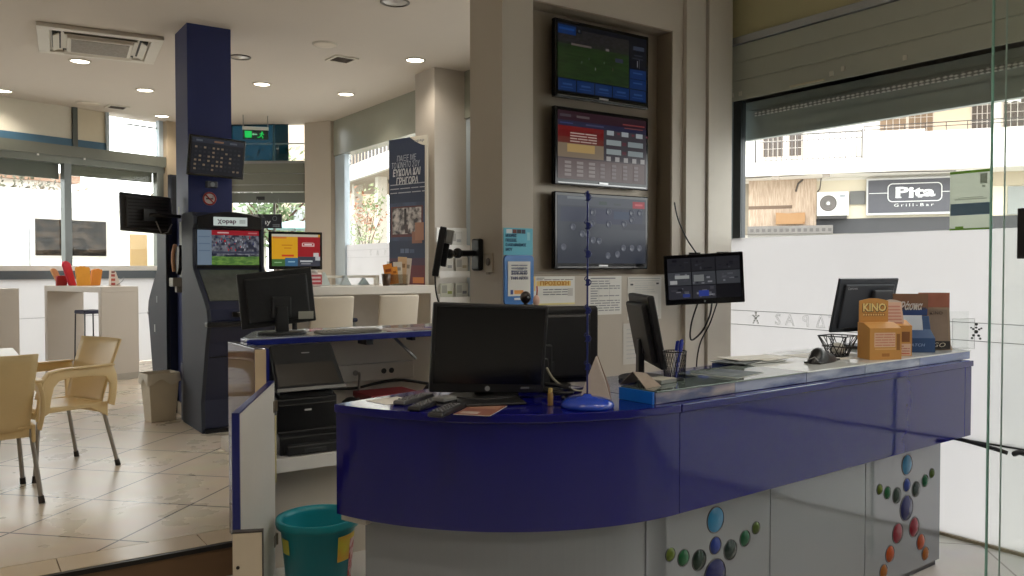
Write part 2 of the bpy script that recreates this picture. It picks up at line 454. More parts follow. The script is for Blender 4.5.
bx('transom_pane', CLEAR, w, 1.34, 2.06, 0.03, 0.038, 3.02, 3.50)
bx('transom_bar', mat((90, 98, 96), 0.4), w, 1.62, 2.06, 0.05, 0.08, 3.42, 3.435)
bx('mullion', mat((92, 96, 92), 0.4, 0.2), w, 0.86, 0.92, -0.02, 0.06, 3.02, 3.53)
bx('mullion', FRAMEB, w, 1.30, 1.34, -0.02, 0.06, 3.02, 3.53)
bx('mullion', FRAMEB, w, 2.06, 2.12, -0.02, 0.06, 3.02, 3.53)
bx('mullion', mat((112, 118, 118), 0.4, 0.3), w, 0.74, 0.83, -0.02, 0.08, 1.49, 2.795)
bx('mullion', mat((120, 124, 118), 0.4, 0.3), w, 2.02, 2.12, -0.02, 0.08, 0.17, 2.795)
bx('mullion', FRAMEB, w, -0.9, -0.82, -0.02, 0.08, 1.49, 2.795)
bx('blind', mat((112, 118, 112), 0.5), w, XL, 0.73, 0.10, 0.13, 2.60, 2.80)
bx('blind', mat((122, 124, 110), 0.5), w, 0.84, 2.02, 0.10, 0.13, 2.66, 2.80)
bx('seam', GREY, w, XL, XR, 0.045, 0.05, 0.83, 0.836)
for (xx, zz) in ((0.40, 2.855), (0.98, 2.86)): bx('plug', WHITE, w, xx - 0.012, xx + 0.012, -0.066, -0.058, zz, zz + 0.024)

# window 5: facade facet under the exit sign
AB = math.atan2(-0.6, 0.79)
w = thing('window_5', None, None, (3.42, 12.19, 0), AB, kind='structure')
bx('pane', CLEAR, w, 0, 1.08, 0.05, 0.058, 0.2, 2.42)
bx('transom_panel', glass((62, 90, 100), .03), w, 0.0, 0.84, 0.05, 0.07, 2.98, 3.53)
bx('mullion', mat((74, 108, 116), 0.3), w, 0.62, 0.65, 0.03, 0.045, 2.98, 3.53)
bx('transom_pane', CLEAR, w, 0.84, 1.08, 0.05, 0.058, 2.98, 3.53)
bx('rail', ALU, w, 0, 1.08, 0.0, 0.06, 2.97, 3.0)
bx('rail', mat((130, 150, 156), 0.4), w, 0, 1.08, 0.03, 0.05, 3.24, 3.255)
b = MB(); b.box(0, 1.08, 0, 0.12, 2.82, 2.965); b.box(0, 1.08, 0, 0.12, 2.66, 2.812); b.box(0, 1.08, 0, 0.12, 2.56, 2.652)
b.build('shutter_housing', GREYG, w, 0.003)
bx('weather_strip', mat((200, 204, 200), 0.4), w, 0, 1.08, -0.004, 0.01, 2.545, 2.56)
bx('shutter', mat((118, 124, 120), 0.4, 0.2), w, 0, 1.08, 0.03, 0.08, 2.40, 2.545)
bx('shutter_lock', DARK, w, 0.38, 0.5, 0.02, 0.03, 2.44, 2.49)
bx('mullion', ALU, w, 0.62, 0.65, 0.03, 0.07, 0.2, 2.42)

# ceiling fittings ------------------------------------------------------
TRIMR = mat((196, 188, 172), 0.4)
def downlight(x, y, lit, label, r=0.105, power=26):
    t = thing('downlight', label, 'ceiling light', (x, y, 3.53), 0, 'downlights set in the ceiling')
    MB().lathe([(r, 0.0), (r, -0.008), (r * 0.86, -0.010), (r * 0.80, -0.004), (r * 0.80, 0.0)], 32).build('trim_ring', TRIMR if lit else mat((90, 84, 76), 0.3, 0.3), t)
    if lit:
        MB().cyl((0, 0, -0.0035), (0, 0, -0.001), r * 0.8, n=32).build('lamp_face', emi((255, 246, 226), 9.0, False), t)
        L = bpy.data.lights.new('lamp', 'SPOT'); L.energy = power; L.color = (1.0, 0.90, 0.76); L.spot_size = R(140); L.spot_blend = 0.6; L.shadow_soft_size = 0.08
        lo = bpy.data.objects.new('lamp', L); COL.objects.link(lo); lo.parent = t; lo.location = (0, 0, -0.03)
    else:
        MB().lathe([(r * 0.8, -0.003), (r * 0.5, -0.006), (0.0, -0.02)], 24).build('lamp_face', mat((200, 196, 190), 0.25, 0.3), t)
    return t
downlight(0.602, 11.40, True, 'lit downlight close to the frosted shop front, above the tall white tables')
downlight(1.155, 9.335, True, 'lit downlight just below the ceiling air conditioner')
downlight(1.962, 10.42, True, 'lit downlight between the air conditioner and the bright transom pane')
downlight(2.484, 12.067, True, 'lit downlight farthest back, beside the bright transom pane and blue pillar')
downlight(2.985, 9.34, True, 'lit downlight above the green exit sign')
downlight(3.98, 9.309, True, 'lit downlight above the banner window, with a dark rim')
downlight(3.90, 7.40, True, 'lit downlight by the beige pillar that stands beside the banner')
downlight(2.429, 8.272, False, 'unlit downlight next to the top of the blue pillar')
downlight(2.928, 5.888, False, 'unlit downlight nearest to the screen wall, at the top edge of the photo', 0.115)
for i_, (x_, y_) in enumerate(((0.4, 1.6), (2.4, 0.9), (3.7, 0.2), (0.6, -0.9), (2.6, -1.6), (-1.6, 0.8), (-1.4, 4.6))):  # extra lamps, mostly out of view, added to brighten the screen wall
    d_ = downlight(x_, y_, True, 'added lit downlight that brightens the front of the shop', power=60); d_['group'] = 'added downlights over the front of the shop'
def vent(x, y, label):
    t = thing('ceiling_vent', label, 'vent', (x, y, 3.53), R(3), 'square ceiling vents')
    b = MB(); s = 0.125
    for (a, c, d, e) in ((-s, s, -s, -s * .76), (-s, s, s * .76, s), (-s, -s * .76, -s * .76, s * .76), (s * .76, s, -s * .76, s * .76)): b.box(a, c, d, e, -0.012, 0)
    b.build('frame', mat((206, 198, 184), 0.5), t)
    b = MB(); b.box(-s * .76, s * .76, -s * .76, s * .76, -0.003, -0.001)
    b.build('backing', mat((30, 24, 20), 0.7), t)
    b = MB()
    for k in range(7): b.box(-s * .74, s * .74, -s * .7 + k * 0.028, -s * .7 + k * 0.028 + 0.008, -0.009, -0.004)
    b.build('slat', mat((84, 70, 58), 0.6), t)
vent(3.286, 7.78, 'square ceiling vent with dark slats between the round speaker and the banner window')
vent(1.869, 11.721, 'square ceiling vent with dark slats near the bright transom pane')
def ceilspk(x, y, r, label):
    t = thing('ceiling_speaker', label, 'speaker', (x, y, 3.53), 0, 'round ceiling speakers')
    MB().lathe([(0, -0.012), (r * .5, -0.013), (r * .88, -0.012), (r, -0.004), (r, 0)], 32).build('grille', mat((218, 208, 192), 0.7), t)
    MB().lathe([(r * 0.9, -0.013), (r * 1.0, -0.007), (r * 1.04, 0.0)], 32).build('rim', mat((200, 192, 178), 0.5), t)
ceilspk(2.938, 7.35, 0.115, 'round pale ceiling speaker beside the square vent')
ceilspk(1.524, 11.644, 0.14, 'round pale ceiling speaker faint against the ceiling above the shop front transom')

t = thing('air_conditioner', 'white square cassette air conditioner set in the ceiling', 'air conditioner', (1.215, 8.485, 3.53), R(-6))
ACW = mat((214, 208, 196), 0.45, noise=0.03)
b = MB(); h = 0.50
b.prism([(-h, -h), (h, -h), (h, h), (-h, h)], -0.012, 0)
for (x0, x1, y0, y1) in ((-h, h, -h, -0.40), (-h, h, 0.40, h), (-h, -0.40, -0.40, 0.40), (0.40, h, -0.40, 0.40)): b.box(x0, x1, y0, y1, -0.035, 0)
b.build('body', ACW, t, 0.006)
b = MB(); b.box(-0.27, 0.27, -0.27, 0.27, -0.055, -0.005); b.build('intake_panel', mat((204, 197, 184), 0.45), t, 0.012)
gm = noise_mat((120, 110, 98), (140, 130, 118), 60, 0.6)
MB().box(-0.235, 0.235, -0.235, 0.235, -0.058, -0.05).build('intake_grille', gm, t)
dk = mat((30, 26, 24), 0.6)
for k in range(4):
    a = k * PI / 2
    b = MB(); b.T = Matrix.Rotation(a, 4, 'Z'); b.box(-0.30, 0.30, -0.385, -0.315, -0.018, -0.010); b.build('outlet_slot', dk, t)
    b = MB(); b.T = Matrix.Rotation(a, 4, 'Z') @ Matrix.Translation((0, -0.35, -0.035)) @ Matrix.Rotation(R(28), 4, 'X'); b.box(-0.29, 0.29, -0.032, 0.022, -0.004, 0.004); b.build('louver', ACW, t)

t = thing('exit_sign', 'green illuminated exit sign hanging from the ceiling', 'exit sign', (3.52, 11.3, 3.205), R(-20))
bx('panel', mat((40, 60, 60), 0.3), t, -0.165, 0.165, -0.008, 0.008, 0, 0.13)
bx('housing', mat((214, 220, 216), 0.4), t, -0.17, 0.17, -0.02, 0.02, 0.125, 0.17, 0.003)
for sx in (-1, 1): MB().cyl((sx * 0.16, 0, 0.165), (sx * 0.16, 0, 0.325), 0.006, n=8).build('rod', ALU, t)
GR = emi((40, 220, 100), .75)
b = MB(); b.box(-0.14, -0.05, -0.012, -0.008, 0.02, 0.11)
b.build('door_symbol', GR, t)
b = MB()  # running figure
b.cyl((0.085, -0.012, 0.098), (0.085, -0.008, 0.098), 0.012, n=10)
for p, q in (((0.085, 0.085), (0.07, 0.055)), ((0.07, 0.055), (0.095, 0.035)), ((0.095, 0.035), (0.09, 0.012)), ((0.07, 0.055), (0.05, 0.03)), ((0.05, 0.03), (0.02, 0.026)), ((0.08, 0.08), (0.11, 0.066)), ((0.08, 0.08), (0.05, 0.072))):
    b.tube([(p[0], -0.01, p[1]), (q[0], -0.01, q[1])], 0.007, 6)
b.build('runner_symbol', GR, t)
b = MB(); b.box(-0.03, 0.02, -0.012, -0.008, 0.06, 0.075); b.prism([(-0.05, 0.0675), (-0.025, 0.05), (-0.025, 0.085)], -0.012, -0.008, 'y'); b.build('arrow_symbol', emi((150, 240, 180), 0.6), t)

# ================================================================== SERVICE COUNTER
CA = math.atan2(0.119, 2.15)
CT = Matrix.Translation((2.05, 1.99, 0)) @ Matrix.Rotation(CA, 4, 'Z')
def cw(x, y, z=0):
    """counter-local point to the room"""
    return tuple(CT @ Vector((x, y, z)))
LEN = 2.175
counter = thing('service_counter', 'glossy deep blue service counter with a curved end and grey ball-figure base', 'counter', (2.05, 1.99, 0), CA)
A0, A1 = 270.0, 194.5
def arc(r, a0, a1, n):
    return [(r * math.cos(R(a0 + (a1 - a0) * i / n)), 0.95 + r * math.sin(R(a0 + (a1 - a0) * i / n))) for i in range(n + 1)]
o_ = arc(0.96, A1, A0, 40); i_ = arc(0.40, A0, A1, 30)
MB().prism(o_ + i_, 0.972, 1.0).build('countertop', BLUE, counter, 0.003)
MB().prism([(0.003, -0.01), (LEN, -0.01), (LEN, 0.66), (0.003, 0.66)], 0.972, 1.0).build('countertop', BLUE, counter, 0.003)
MB().prism(arc(0.95, A1, A0, 40) + arc(0.93, A0, A1, 40), 0.625, 0.970, smooth=False).build('fascia', BLUE, counter)
MB().box(0.003, LEN - 0.07, 0.0, 0.02, 0.625, 0.970).build('fascia', BLUE, counter, 0.0015)
MB().box(LEN - 0.068, LEN, 0.0, 0.60, 0.625, 0.970).build('fascia_end', BLUE, counter, 0.0015)
# white underside lip at the curved end
e0 = arc(0.93, A1, A1 + 7, 8); e1 = arc(0.86, A1 + 7, A1, 8)
MB().prism(e0 + e1, 0.60, 0.64).build('underside', mat((196, 190, 178), 0.6), counter)
BASEM = mat((122, 126, 132), 0.06, spec=0.6, noise=0.03, scale=2, coat=0.4)
BASED = mat((66, 68, 72), 0.4)
MB().prism(arc(0.895, 199.5, A0, 30) + [( -0.10, 0.055)] + [(-0.10, 0.085)] + arc(0.865, A0, 199.5, 30), 0.0, 0.72).build('curved_base', BASEM, counter)
for x0, x1 in ((-0.094, 0.592), (0.597, 1.287), (1.292, 1.978)):
    MB().box(x0, x1, 0.055, 0.085, 0.03, 0.72).build('base_panel', BASEM, counter, 0.001)
MB().box(-0.1, 1.97, 0.07, 0.10, 0.0, 0.7).build('base_backing', BASED, counter)
MB().box(1.955, 1.978, 0.086, 0.60, 0.0, 0.72).build('base_end', BASEM, counter)
MB().box(0.0, 1.95, 0.57, 0.60, 0.0, 0.95).build('back_panel', WHITE, counter)
# figures made of coloured balls let into the base
BALLS = [(0, .543, .050, (60, 150, 205)), (0, .448, .034, (44, 70, 160)), (0, .340, .063, (44, 48, 112)),
         (-.09, .414, .040, (40, 62, 52)), (-.174, .440, .032, (40, 104, 66)), (-.243, .467, .026, (104, 124, 44)),
         (.087, .414, .040, (42, 58, 54)), (.174, .440, .033, (36, 100, 70)), (.241, .467, .026, (86, 108, 50)),
         (.074, .236, .050, (150, 30, 50)), (.140, .152, .041, (196, 82, 30)), (.186, .086, .035, (180, 104, 40)),
         (-.078, .236, .050, (150, 34, 52)), (-.146, .154, .041, (200, 86, 30)), (-.201, .086, .035, (184, 108, 40))]
for fx in (0.262, 1.650):
    for (dx, z, r, c) in BALLS:
        b = MB(); b.lathe([(r * 0.90, 0.0), (r * 0.93, 0.003), (r * .985, 0.002), (r * 1.0, 0)], 28)
        b.T = Matrix.Identity(4)
        # ring lies in the x-z plane of the panel
        b.v = [(fx + dx + v[0], 0.055 - v[2], z + v[1]) for v in b.v]
        ring = b.build('emblem_rim', mat((44, 46, 50), 0.3), None)
        b = MB(); b.lathe([(0, 0.012), (r * .4, 0.0105), (r * .7, 0.006), (r * .92, 0.0)], 28)
        b.v = [(fx + dx + v[0], 0.0545 - v[2], z + v[1]) for v in b.v]
        o = b.build('emblem_ball', mat(tuple(int(v * .78) for v in c), 0.14, spec=0.3, noise=0.12, scale=30), counter)
        ring.parent = o

# flat glass display case that lies on the counter, with tickets under the glass
case = thing('glass_display_case', 'flat glass-topped display case lying along the blue counter, with papers under the glass', 'display case', cw(0, 0, 1.0), CA)
CASEX0 = -0.08
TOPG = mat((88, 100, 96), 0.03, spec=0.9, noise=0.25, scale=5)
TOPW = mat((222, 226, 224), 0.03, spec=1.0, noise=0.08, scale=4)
CD = [.20, .34, .52, .56, .56]
seams = [CASEX0, 0.345, 0.80, 1.24, 1.72, LEN + 0.06]
for i in range(5):
    x0, x1 = seams[i] + 0.002, seams[i + 1] - 0.002
    f = MB(); f.box(x0, x1, 0.035, 0.045, 0.002, 0.040); f.build('front_strip', noise_mat([(90, 96, 130), (84, 96, 140), (110, 120, 156), (130, 142, 168), (130, 144, 184)][i], [(176, 164, 164), (160, 168, 194), (170, 178, 200), (186, 194, 210), (160, 172, 200)][i], 3.5, 0.1, (1, 1, 4)), case)
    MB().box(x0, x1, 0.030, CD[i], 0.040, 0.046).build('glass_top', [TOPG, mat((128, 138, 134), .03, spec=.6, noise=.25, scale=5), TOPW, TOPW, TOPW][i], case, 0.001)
    MB().box(x0, x1, 0.05, CD[i] - .01, 0.0, 0.036).build('tray', mat((46, 66, 120), 0.4), case)
MB().prism([(CASEX0, 0.04), (CASEX0, 0.20), (CASEX0 - 0.008, 0.20), (CASEX0 - 0.008, 0.04)], 0.001, 0.042).build('end_cap', mat((30, 110, 205), 0.25), case)

# ================================================================== SCREENS
def monitor(name, label, cat, loc, rz, w, h, thick=0.045, tilt=0, roll=0, bez=0.018, chin=None, items=None, em=0.7, screen=None, stand=None, group=None, case=None, round_=0.006, back=None, logo=None, backtext=None):
    """flat screen facing local -y; loc is the point under the middle of the screen; stand = height of screen bottom above loc"""
    t = thing(name, label, cat, loc, rz, group)
    case = case or BLACK; chin = bez if chin is None else chin
    zb = stand if stand is not None else 0
    piv = Matrix.Translation((0, 0, zb)) @ Matrix.Rotation(roll, 4, 'Y') @ Matrix.Rotation(-tilt, 4, 'X')
    pv = thing_part('casing', t, piv)
    b = MB(); b.T = piv
    b.box(-w / 2, w / 2, 0, thick * .55, 0, h)
    o = b.build('casing', case, t, round_, seg=3)
    b = MB(); b.T = piv
    b.prism([(-w * .42, h * .08), (w * .42, h * .08), (w * .42, h * .9), (-w * .42, h * .9)], thick * .5, thick, 'y')
    b.build('back_cover', case, t, 0.01)
    sw, sh = w - 2 * bez, h - bez - chin
    b = MB(); b.T = piv; b.quad((-sw / 2, -0.0008, chin), (sw / 2, -0.0008, chin), (sw / 2, -0.0008, h - bez), (-sw / 2, -0.0008, h - bez))
    so = b.build('screen', screen or mat((9, 9, 11), 0.12, noise=0.02), t)
    if items:
        r = rects('picture', so, sw, sh, -0.0012, items, z0=chin, em=em)
        r.data.transform(piv)
    if logo:
        b = MB(); b.T = piv; b.cyl((0, -0.002, chin * .5), (0, 0.0, chin * .5), logo, n=14); b.build('badge', mat((170, 172, 176), 0.3, 0.4), t)
    if backtext:
        tx = text('lettering', backtext, 0.022, mat((150, 152, 156), 0.4), t, (0, 0, 0))
        tx.data.transform(Matrix.Rotation(PI / 2, 4, 'X')); tx.rotation_euler = (0, 0, 0)
        tx.data.transform(piv @ Matrix.Translation((w * .30, thick + .001, h * .83)) @ Matrix.Rotation(PI, 4, 'Z'))
    if stand is not None:
        zc = zb + h * 0.35
        b = MB(); b.prism([(-0.035, 0.012), (0.035, 0.012), (0.028, zc), (-0.028, zc)], thick * .9 + 0.01, thick * .9 + 0.035, 'y')
        b.build('stand_neck', case, t, 0.006)
        b = MB(); b.box(-0.05, 0.05, thick * .5, thick * .9 + 0.02, zc - 0.06, zc + 0.05); b.build('mount_block', case, t, 0.006)
        prof = [(math.cos(2 * PI * k / 28) * 0.125, 0.055 + math.sin(2 * PI * k / 28) * 0.10) for k in range(28)]
        MB().prism(prof, 0.0, 0.016).build('stand_base', case, t, 0.005)
    return t
def thing_part(*a): return None

# three wall televisions in the niche
def tv(name, label, z, items, em, screen, logo=True):
    w, h = 0.752, 0.462
    t = thing(name, label, 'television', (3.352, 3.902, z), 0, 'wall televisions in the niche')
    MB().box(-w / 2, w / 2, 0.0, 0.035, 0, h).build('casing', BLACKG, t, 0.006)
    MB().box(-w * .3, w * .3, 0.034, 0.081, h * .15, h * .85).build('wall_bracket', DARK, t)
    b = MB(); bz = 0.022; ch = 0.036
    so = MB().quad((-w / 2 + bz, -0.001, ch), (w / 2 - bz, -0.001, ch), (w / 2 - bz, -0.001, h - bz), (-w / 2 + bz, -0.001, h - bz)).build('screen', screen, t)
    rects('picture', so, w - 2 * bz, h - bz - ch, -0.0016, items, z0=ch, em=em)
    MB().box(-w / 2 + 0.02, w / 2 - 0.02, -0.004, 0.004, 0.010, 0.017).build('chrome_strip', mat((130, 130, 130), 0.2, 0.7), t)
    MB().box(-0.035, 0.035, -0.005, 0.0, 0.018, 0.028).build('maker_badge', mat((190, 190, 190), 0.3, 0.6), t)
    return t
PITCH = noise_mat((22, 44, 20), (34, 62, 26), 9, 0.2, (1, 1, 6), emit=0.42)
STANDS = noise_mat((20, 20, 24), (40, 38, 44), 30, 0.2, (1, 1, 2), emit=0.45)
bl = (22, 58, 118); bl2 = (34, 86, 160)
it = [(0, 0, 1, 1, (20, 22, 30)), (0, .20, .79, .70, PITCH), (0, .70, .79, .93, STANDS), (.14, .695, .36, .725, (110, 100, 96)), (.52, .70, .56, .735, (120, 112, 112)),
      (.63, .56, .72, .62, (62, 66, 84)), (0, .84, .19, .97, bl), (.01, .90, .17, .93, bl2), (.20, .88, .25, .95, (16, 18, 26)), (.215, .9, .235, .935, (90, 100, 110))]
for k in range(5): it += [(k * .2 + .004, .015, k * .2 + .192, .185, bl), (k * .2 + .05, .10, k * .2 + .15, .125, (60, 100, 160)), (k * .2 + .03, .055, k * .2 + .16, .07, (50, 88, 150))]
for k in range(2): it += [(.80, .20 + k * .155, .995, .345 + k * .155, bl), (.84, .28 + k * .155, .95, .30 + k * .155, (58, 98, 158))]
it += [(.84, .80, .97, .86, (70, 78, 96)), (.83, .66, .96, .68, (50, 56, 70)), (.885, .54, .895, .64, (150, 150, 160)), (.91, .52, .915, .66, (110, 110, 120)), (.85, .71, .95, .73, (56, 62, 76))]
it += [(.25, .45, .256, .48, (120, 120, 120)), (.4, .38, .406, .42, (150, 150, 150)), (.33, .52, .335, .55, (100, 100, 110)), (.5, .5, .505, .53, (96, 120, 96)), (.6, .42, .604, .46, (130, 60, 60))]
tv('wall_television', 'topmost wall television in the niche, showing a football pitch with blue tiles', 2.47, it, 0.3, emi((14, 16, 22), 1.0))
MIX2 = noise_mat((96, 84, 84), (128, 112, 108), 3, 0.2, emit=0.9)
it = [(0, 0, 1, 1, (92, 82, 84)), (0, .86, 1, 1, (52, 26, 36)), (0, .77, 1, .86, (40, 40, 66)), (0, .70, .50, .78, (120, 26, 24)), (0, .60, .50, .72, (112, 24, 22)), (0, .52, .50, .62, (110, 50, 40)),
      (0, .32, .50, .53, (140, 122, 100)), (.10, .40, .40, .52, (190, 158, 100)), (0, 0, .98, .30, (116, 100, 98)), (.50, .32, 1, .78, (66, 60, 66)),
      (.02, .91, .14, .95, (74, 66, 74)), (.2, .91, .34, .945, (96, 84, 86)), (.72, .89, .98, .91, (130, 60, 60)), (.74, .84, .96, .855, (120, 70, 66)), (.02, .81, .16, .83, (60, 66, 110)), (.3, .81, .5, .835, (70, 70, 100))]
it += rows(.13, .54, .42, .70, 4, (196, 170, 160), .45, 3, 2)
for k in range(3): it.append((.535 + k * .17, .71, .615 + k * .17, .78, (168, 174, 178))); it.append((.655 + k * .17, .73, .685 + k * .17, .76, (110, 50, 60)))
for k in range(2): it += [(.53, .56 - k * .14, .70, .64 - k * .14, (156, 166, 166)), (.78, .56 - k * .14, .96, .64 - k * .14, (146, 156, 158)), (.71, .57 - k * .14, .76, .62 - k * .14, (96, 50, 60))]
for k in range(5): it.append((.53 + k * .1, .315, .58 + k * .1, .385, (176, 172, 170)))
for k in range(7):
    for j in range(4): it.append((.07 + k * .13, .045 + j * .06, .14 + k * .13 - (0.02 if k > 2 else 0), .085 + j * .06, (156, 146, 142) if k < 3 else (138, 128, 128)))
tv('wall_television', 'middle wall television in the niche, showing a red and beige betting page', 1.955, it, 0.5, emi((80, 72, 74), 1.0))
KS = emi((70, 76, 92), 1.0)
it = [(0, 0, 1, 1, (68, 74, 88)), (0, .86, 1, 1, (84, 90, 104)), (.03, .62, .96, .84, (58, 64, 92)), (.42, .60, .72, .82, (44, 50, 88)), (.62, .68, .8, .80, (42, 66, 104)), (.72, .52, 1, .62, (52, 56, 76)),
      (.84, .86, .985, .965, (196, 44, 62)), (.87, .90, .96, .93, (250, 110, 120)), (.45, .89, .54, .94, (62, 82, 76)), (.1, .955, .34, .99, (140, 146, 150)), (.62, .89, .7, .92, (76, 84, 88))]
tvk = tv('wall_television', 'lowest wall television in the niche, showing a grey-blue number draw behind the blue pole', 1.452, it, 0.38, KS)
scr_ = [c for c in tvk.children if c.name.startswith('screen')][0]
for (u, v) in ((.38, .77), (.56, .79), (.83, .79), (.93, .79), (.37, .60), (.56, .60), (.74, .61), (.16, .54), (.26, .44), (.32, .44), (.45, .34), (.38, .35), (.06, .24), (.73, .24), (.83, .24), (.92, .24), (.55, .12), (.66, .14), (.83, .68)):
    x = (u - .5) * .708; z = .036 + v * .404
    b = MB(); b.lathe([(0.0, 0.0006), (0.015, 0.0006), (0.016, 0.0012), (0.020, 0.0012), (0.021, 0.0)], 20)
    b.v = [(x + p[0], -0.004 - p[2], z + p[1]) for p in b.v]
    b.build('number_ball', emi((104, 108, 120), 0.5), scr_)

# CCTV screen in the corner
it = [(0, 0, 1, 1, (16, 16, 20))]
rn = random.Random(4)
for r_ in range(3):
    for c_ in range(3):
        if r_ == 2 and c_ == 2: continue
        x0 = c_ / 3 + .006; y0 = (2 - r_) / 3 + .008
        g = [(34, 34, 38), (70, 72, 76), (44, 44, 50)][r_] if not (r_ == 1) else (58, 60, 64)
        it.append((x0, y0, x0 + .318, y0 + .315, g))
        for k in range(9):
            a = rn.uniform(0, .24); c = rn.uniform(0.02, .24); l = rn.randint(12, 120 if r_ else 60)
            it.append((x0 + a, y0 + c, x0 + a + rn.uniform(.02, .075), y0 + c + rn.uniform(.02, .07), (l, l, min(255, l + 6))))
it += [(.20, .05, .30, .13, (40, 52, 110)), (.42, .06, .56, .2, (40, 56, 130)), (.03, .37, .13, .46, (150, 150, 150)), (.1, .5, .3, .58, (140, 142, 140)), (.36, .42, .5, .58, (110, 112, 112))]
t = monitor('cctv_monitor', 'black monitor with a grid of camera views hanging in the corner by the window', 'monitor', (3.93, 3.60, 1.235), R(-44), 0.485, 0.315, 0.05, tilt=R(-3), roll=R(-3.2), bez=0.02, chin=0.035, items=it, em=0.8, case=BLACKG, logo=0.005)
b = MB(); b.cyl((0, 0.04, 0.2), (0.02, 0.16, 0.2), 0.02); b.box(-0.05, 0.09, 0.155, 0.165, 0.12, 0.28); b.build('wall_arm', DARK, t)
b = MB(); b.box(-0.10, -0.03, 0.004, 0.05, 0.31, 0.322); b.box(0.07, 0.14, 0.004, 0.05, 0.312, 0.326); b.build('top_vent', BLACK, t)
def cable(name, label, pts, r, m=None, cat='cable', group=None):
    # smooth through the points
    P = [Vector(p) for p in pts]; out = []
    for i in range(len(P) - 1):
        p0 = P[max(i - 1, 0)]; p1 = P[i]; p2 = P[i + 1]; p3 = P[min(i + 2, len(P) - 1)]
        for k in range(8):
            u = k / 8
            out.append(0.5 * ((2 * p1) + (p2 - p0) * u + (2 * p0 - 5 * p1 + 4 * p2 - p3) * u * u + (3 * p1 - p0 - 3 * p2 + p3) * u ** 3))
    out.append(P[-1])
    o = MB().tube(out, r, 6).build(name, m or BLACK)
    return tag(o, label, cat, group)
cable('cable', 'thin black cable running up the corner above the camera monitor', [(3.96, 3.70, 1.55), (3.93, 3.76, 1.65), (3.88, 3.79, 1.78), (3.86, 3.80, 1.88)], 0.005)
cable('cable', 'black cable looping below the camera monitor in the corner', [(3.96, 3.69, 1.235), (3.94, 3.72, 1.12), (3.925, 3.72, 1.03), (3.96, 3.73, 1.0), (4.02, 3.70, 1.06), (4.04, 3.66, 1.16), (4.035, 3.64, 1.235)], 0.006)
cable('cable', 'black cable dropping straight from the camera monitor behind the counter', [(4.06, 3.62, 1.235), (4.06, 3.68, 1.10), (4.03, 3.74, 0.95), (4.02, 3.76, 0.7), (4.02, 3.77, 0.0)], 0.005)

# monitors on the counter ------------------------------------------------
t = monitor('computer_monitor', 'black monitor standing on the curved counter end with its dark screen to the front', 'monitor', (1.552, 2.42, 1.0), R(-21), 0.405, 0.31, 0.05, roll=R(2.5), tilt=R(-5), bez=0.012, chin=0.032, stand=0.026, logo=0.009, case=BLACK, screen=mat((10, 11, 13), 0.22, noise=0.03))
b = MB(); b.box(-0.11, 0.11, -0.13, 0.02, 0.0, 0.012); b.build('base_plate', BLACK, t, 0.006)
b = MB(); b.box(0.12, 0.15, -0.004, 0.0, 0.036, 0.043); b.build('power_button', mat((90, 90, 94), 0.4), t)
t = monitor('computer_monitor', 'large rounded black monitor seen from behind, with a webcam on top', 'monitor', (1.885, 2.60, 1.0), R(180 - 16), 0.52, 0.300, 0.055, stand=0.012, case=mat((20, 20, 22), 0.45, noise=0.1), round_=0.022)
b = MB(); b.box(-0.06, 0.06, 0.055, 0.062, 0.06, 0.10); b.build('socket_panel', DARK, t)
t = monitor('computer_monitor', 'black monitor standing side-on on the counter between the cardboard tent and pen holder', 'monitor', (2.41, 2.47, 1.0), R(58), 0.42, 0.29, 0.05, tilt=R(11), stand=0.07, case=mat((26, 26, 28), 0.45, noise=0.1), round_=0.008)
t = monitor('computer_monitor', 'black monitor on the far counter end, seen from behind against the frosted window', 'monitor', (3.955, 2.565, 1.0465), R(180 - 9), 0.42, 0.285, 0.03, tilt=R(13), stand=0.085, case=mat((44, 48, 56), 0.42, noise=0.06), round_=0.005, backtext='Lenovo')
b = MB(); b.box(-0.15, -0.01, 0.03, 0.10, 0.235, 0.30); b.build('mount_box', mat((36, 38, 44), 0.4), t, 0.008)
# monitor on the blue desk behind
t = monitor('computer_monitor', 'black monitor seen from behind, standing on the long blue desk', 'monitor', (1.44, 4.25, 1.118), R(180 - 4), 0.385, 0.285, 0.035, roll=R(5.5), stand=0.045, case=mat((28, 29, 31), .45, noise=.1))
bx('sticker', mat((150, 150, 140), 0.6), t, -0.17, -0.09, 0.036, 0.038, 0.075, 0.115)
# swivel monitor on the wall arm, seen edge-on
t = thing('wall_monitor', 'black monitor on a swivel wall arm, seen edge-on beside the big pillar', 'monitor', (2.265, 4.07, 1.415), R(-119))
T0 = Matrix.Rotation(R(-10), 4, 'X')
b = MB(); b.T = T0; b.box(-0.2, 0.2, -0.018, 0.018, 0, 0.27); b.build('casing', BLACK, t, 0.005)
b = MB(); b.T = T0; b.box(-0.18, 0.18, -0.0195, -0.018, 0.015, 0.255); b.build('screen', mat((10, 10, 12), 0.15), t)
b = MB(); b.T = T0; b.box(-0.09, 0.09, 0.018, 0.065, 0.19, 0.265); b.build('power_brick', mat((150, 148, 142), 0.45), t, 0.006)
b = MB(); b.T = T0; b.box(-0.06, 0.06, 0.018, 0.05, 0.06, 0.19); b.build('mount_plate', BLACK, t, 0.006)
b = MB(); b.T = Matrix.Rotation(R(119), 4, 'Z')
b.tube([(0.03, 0.0, 0.13), (0.10, 0.01, 0.125), (0.17, 0.03, 0.13), (0.28, 0.03, 0.13)], 0.018, 10)
b.ball((0.10, 0.01, 0.125), 0.028, 0.028, 0.028, 8); b.ball((0.165, 0.03, 0.13), 0.03, 0.03, 0.03, 8)
b.build('swivel_arm', BLACK, t)
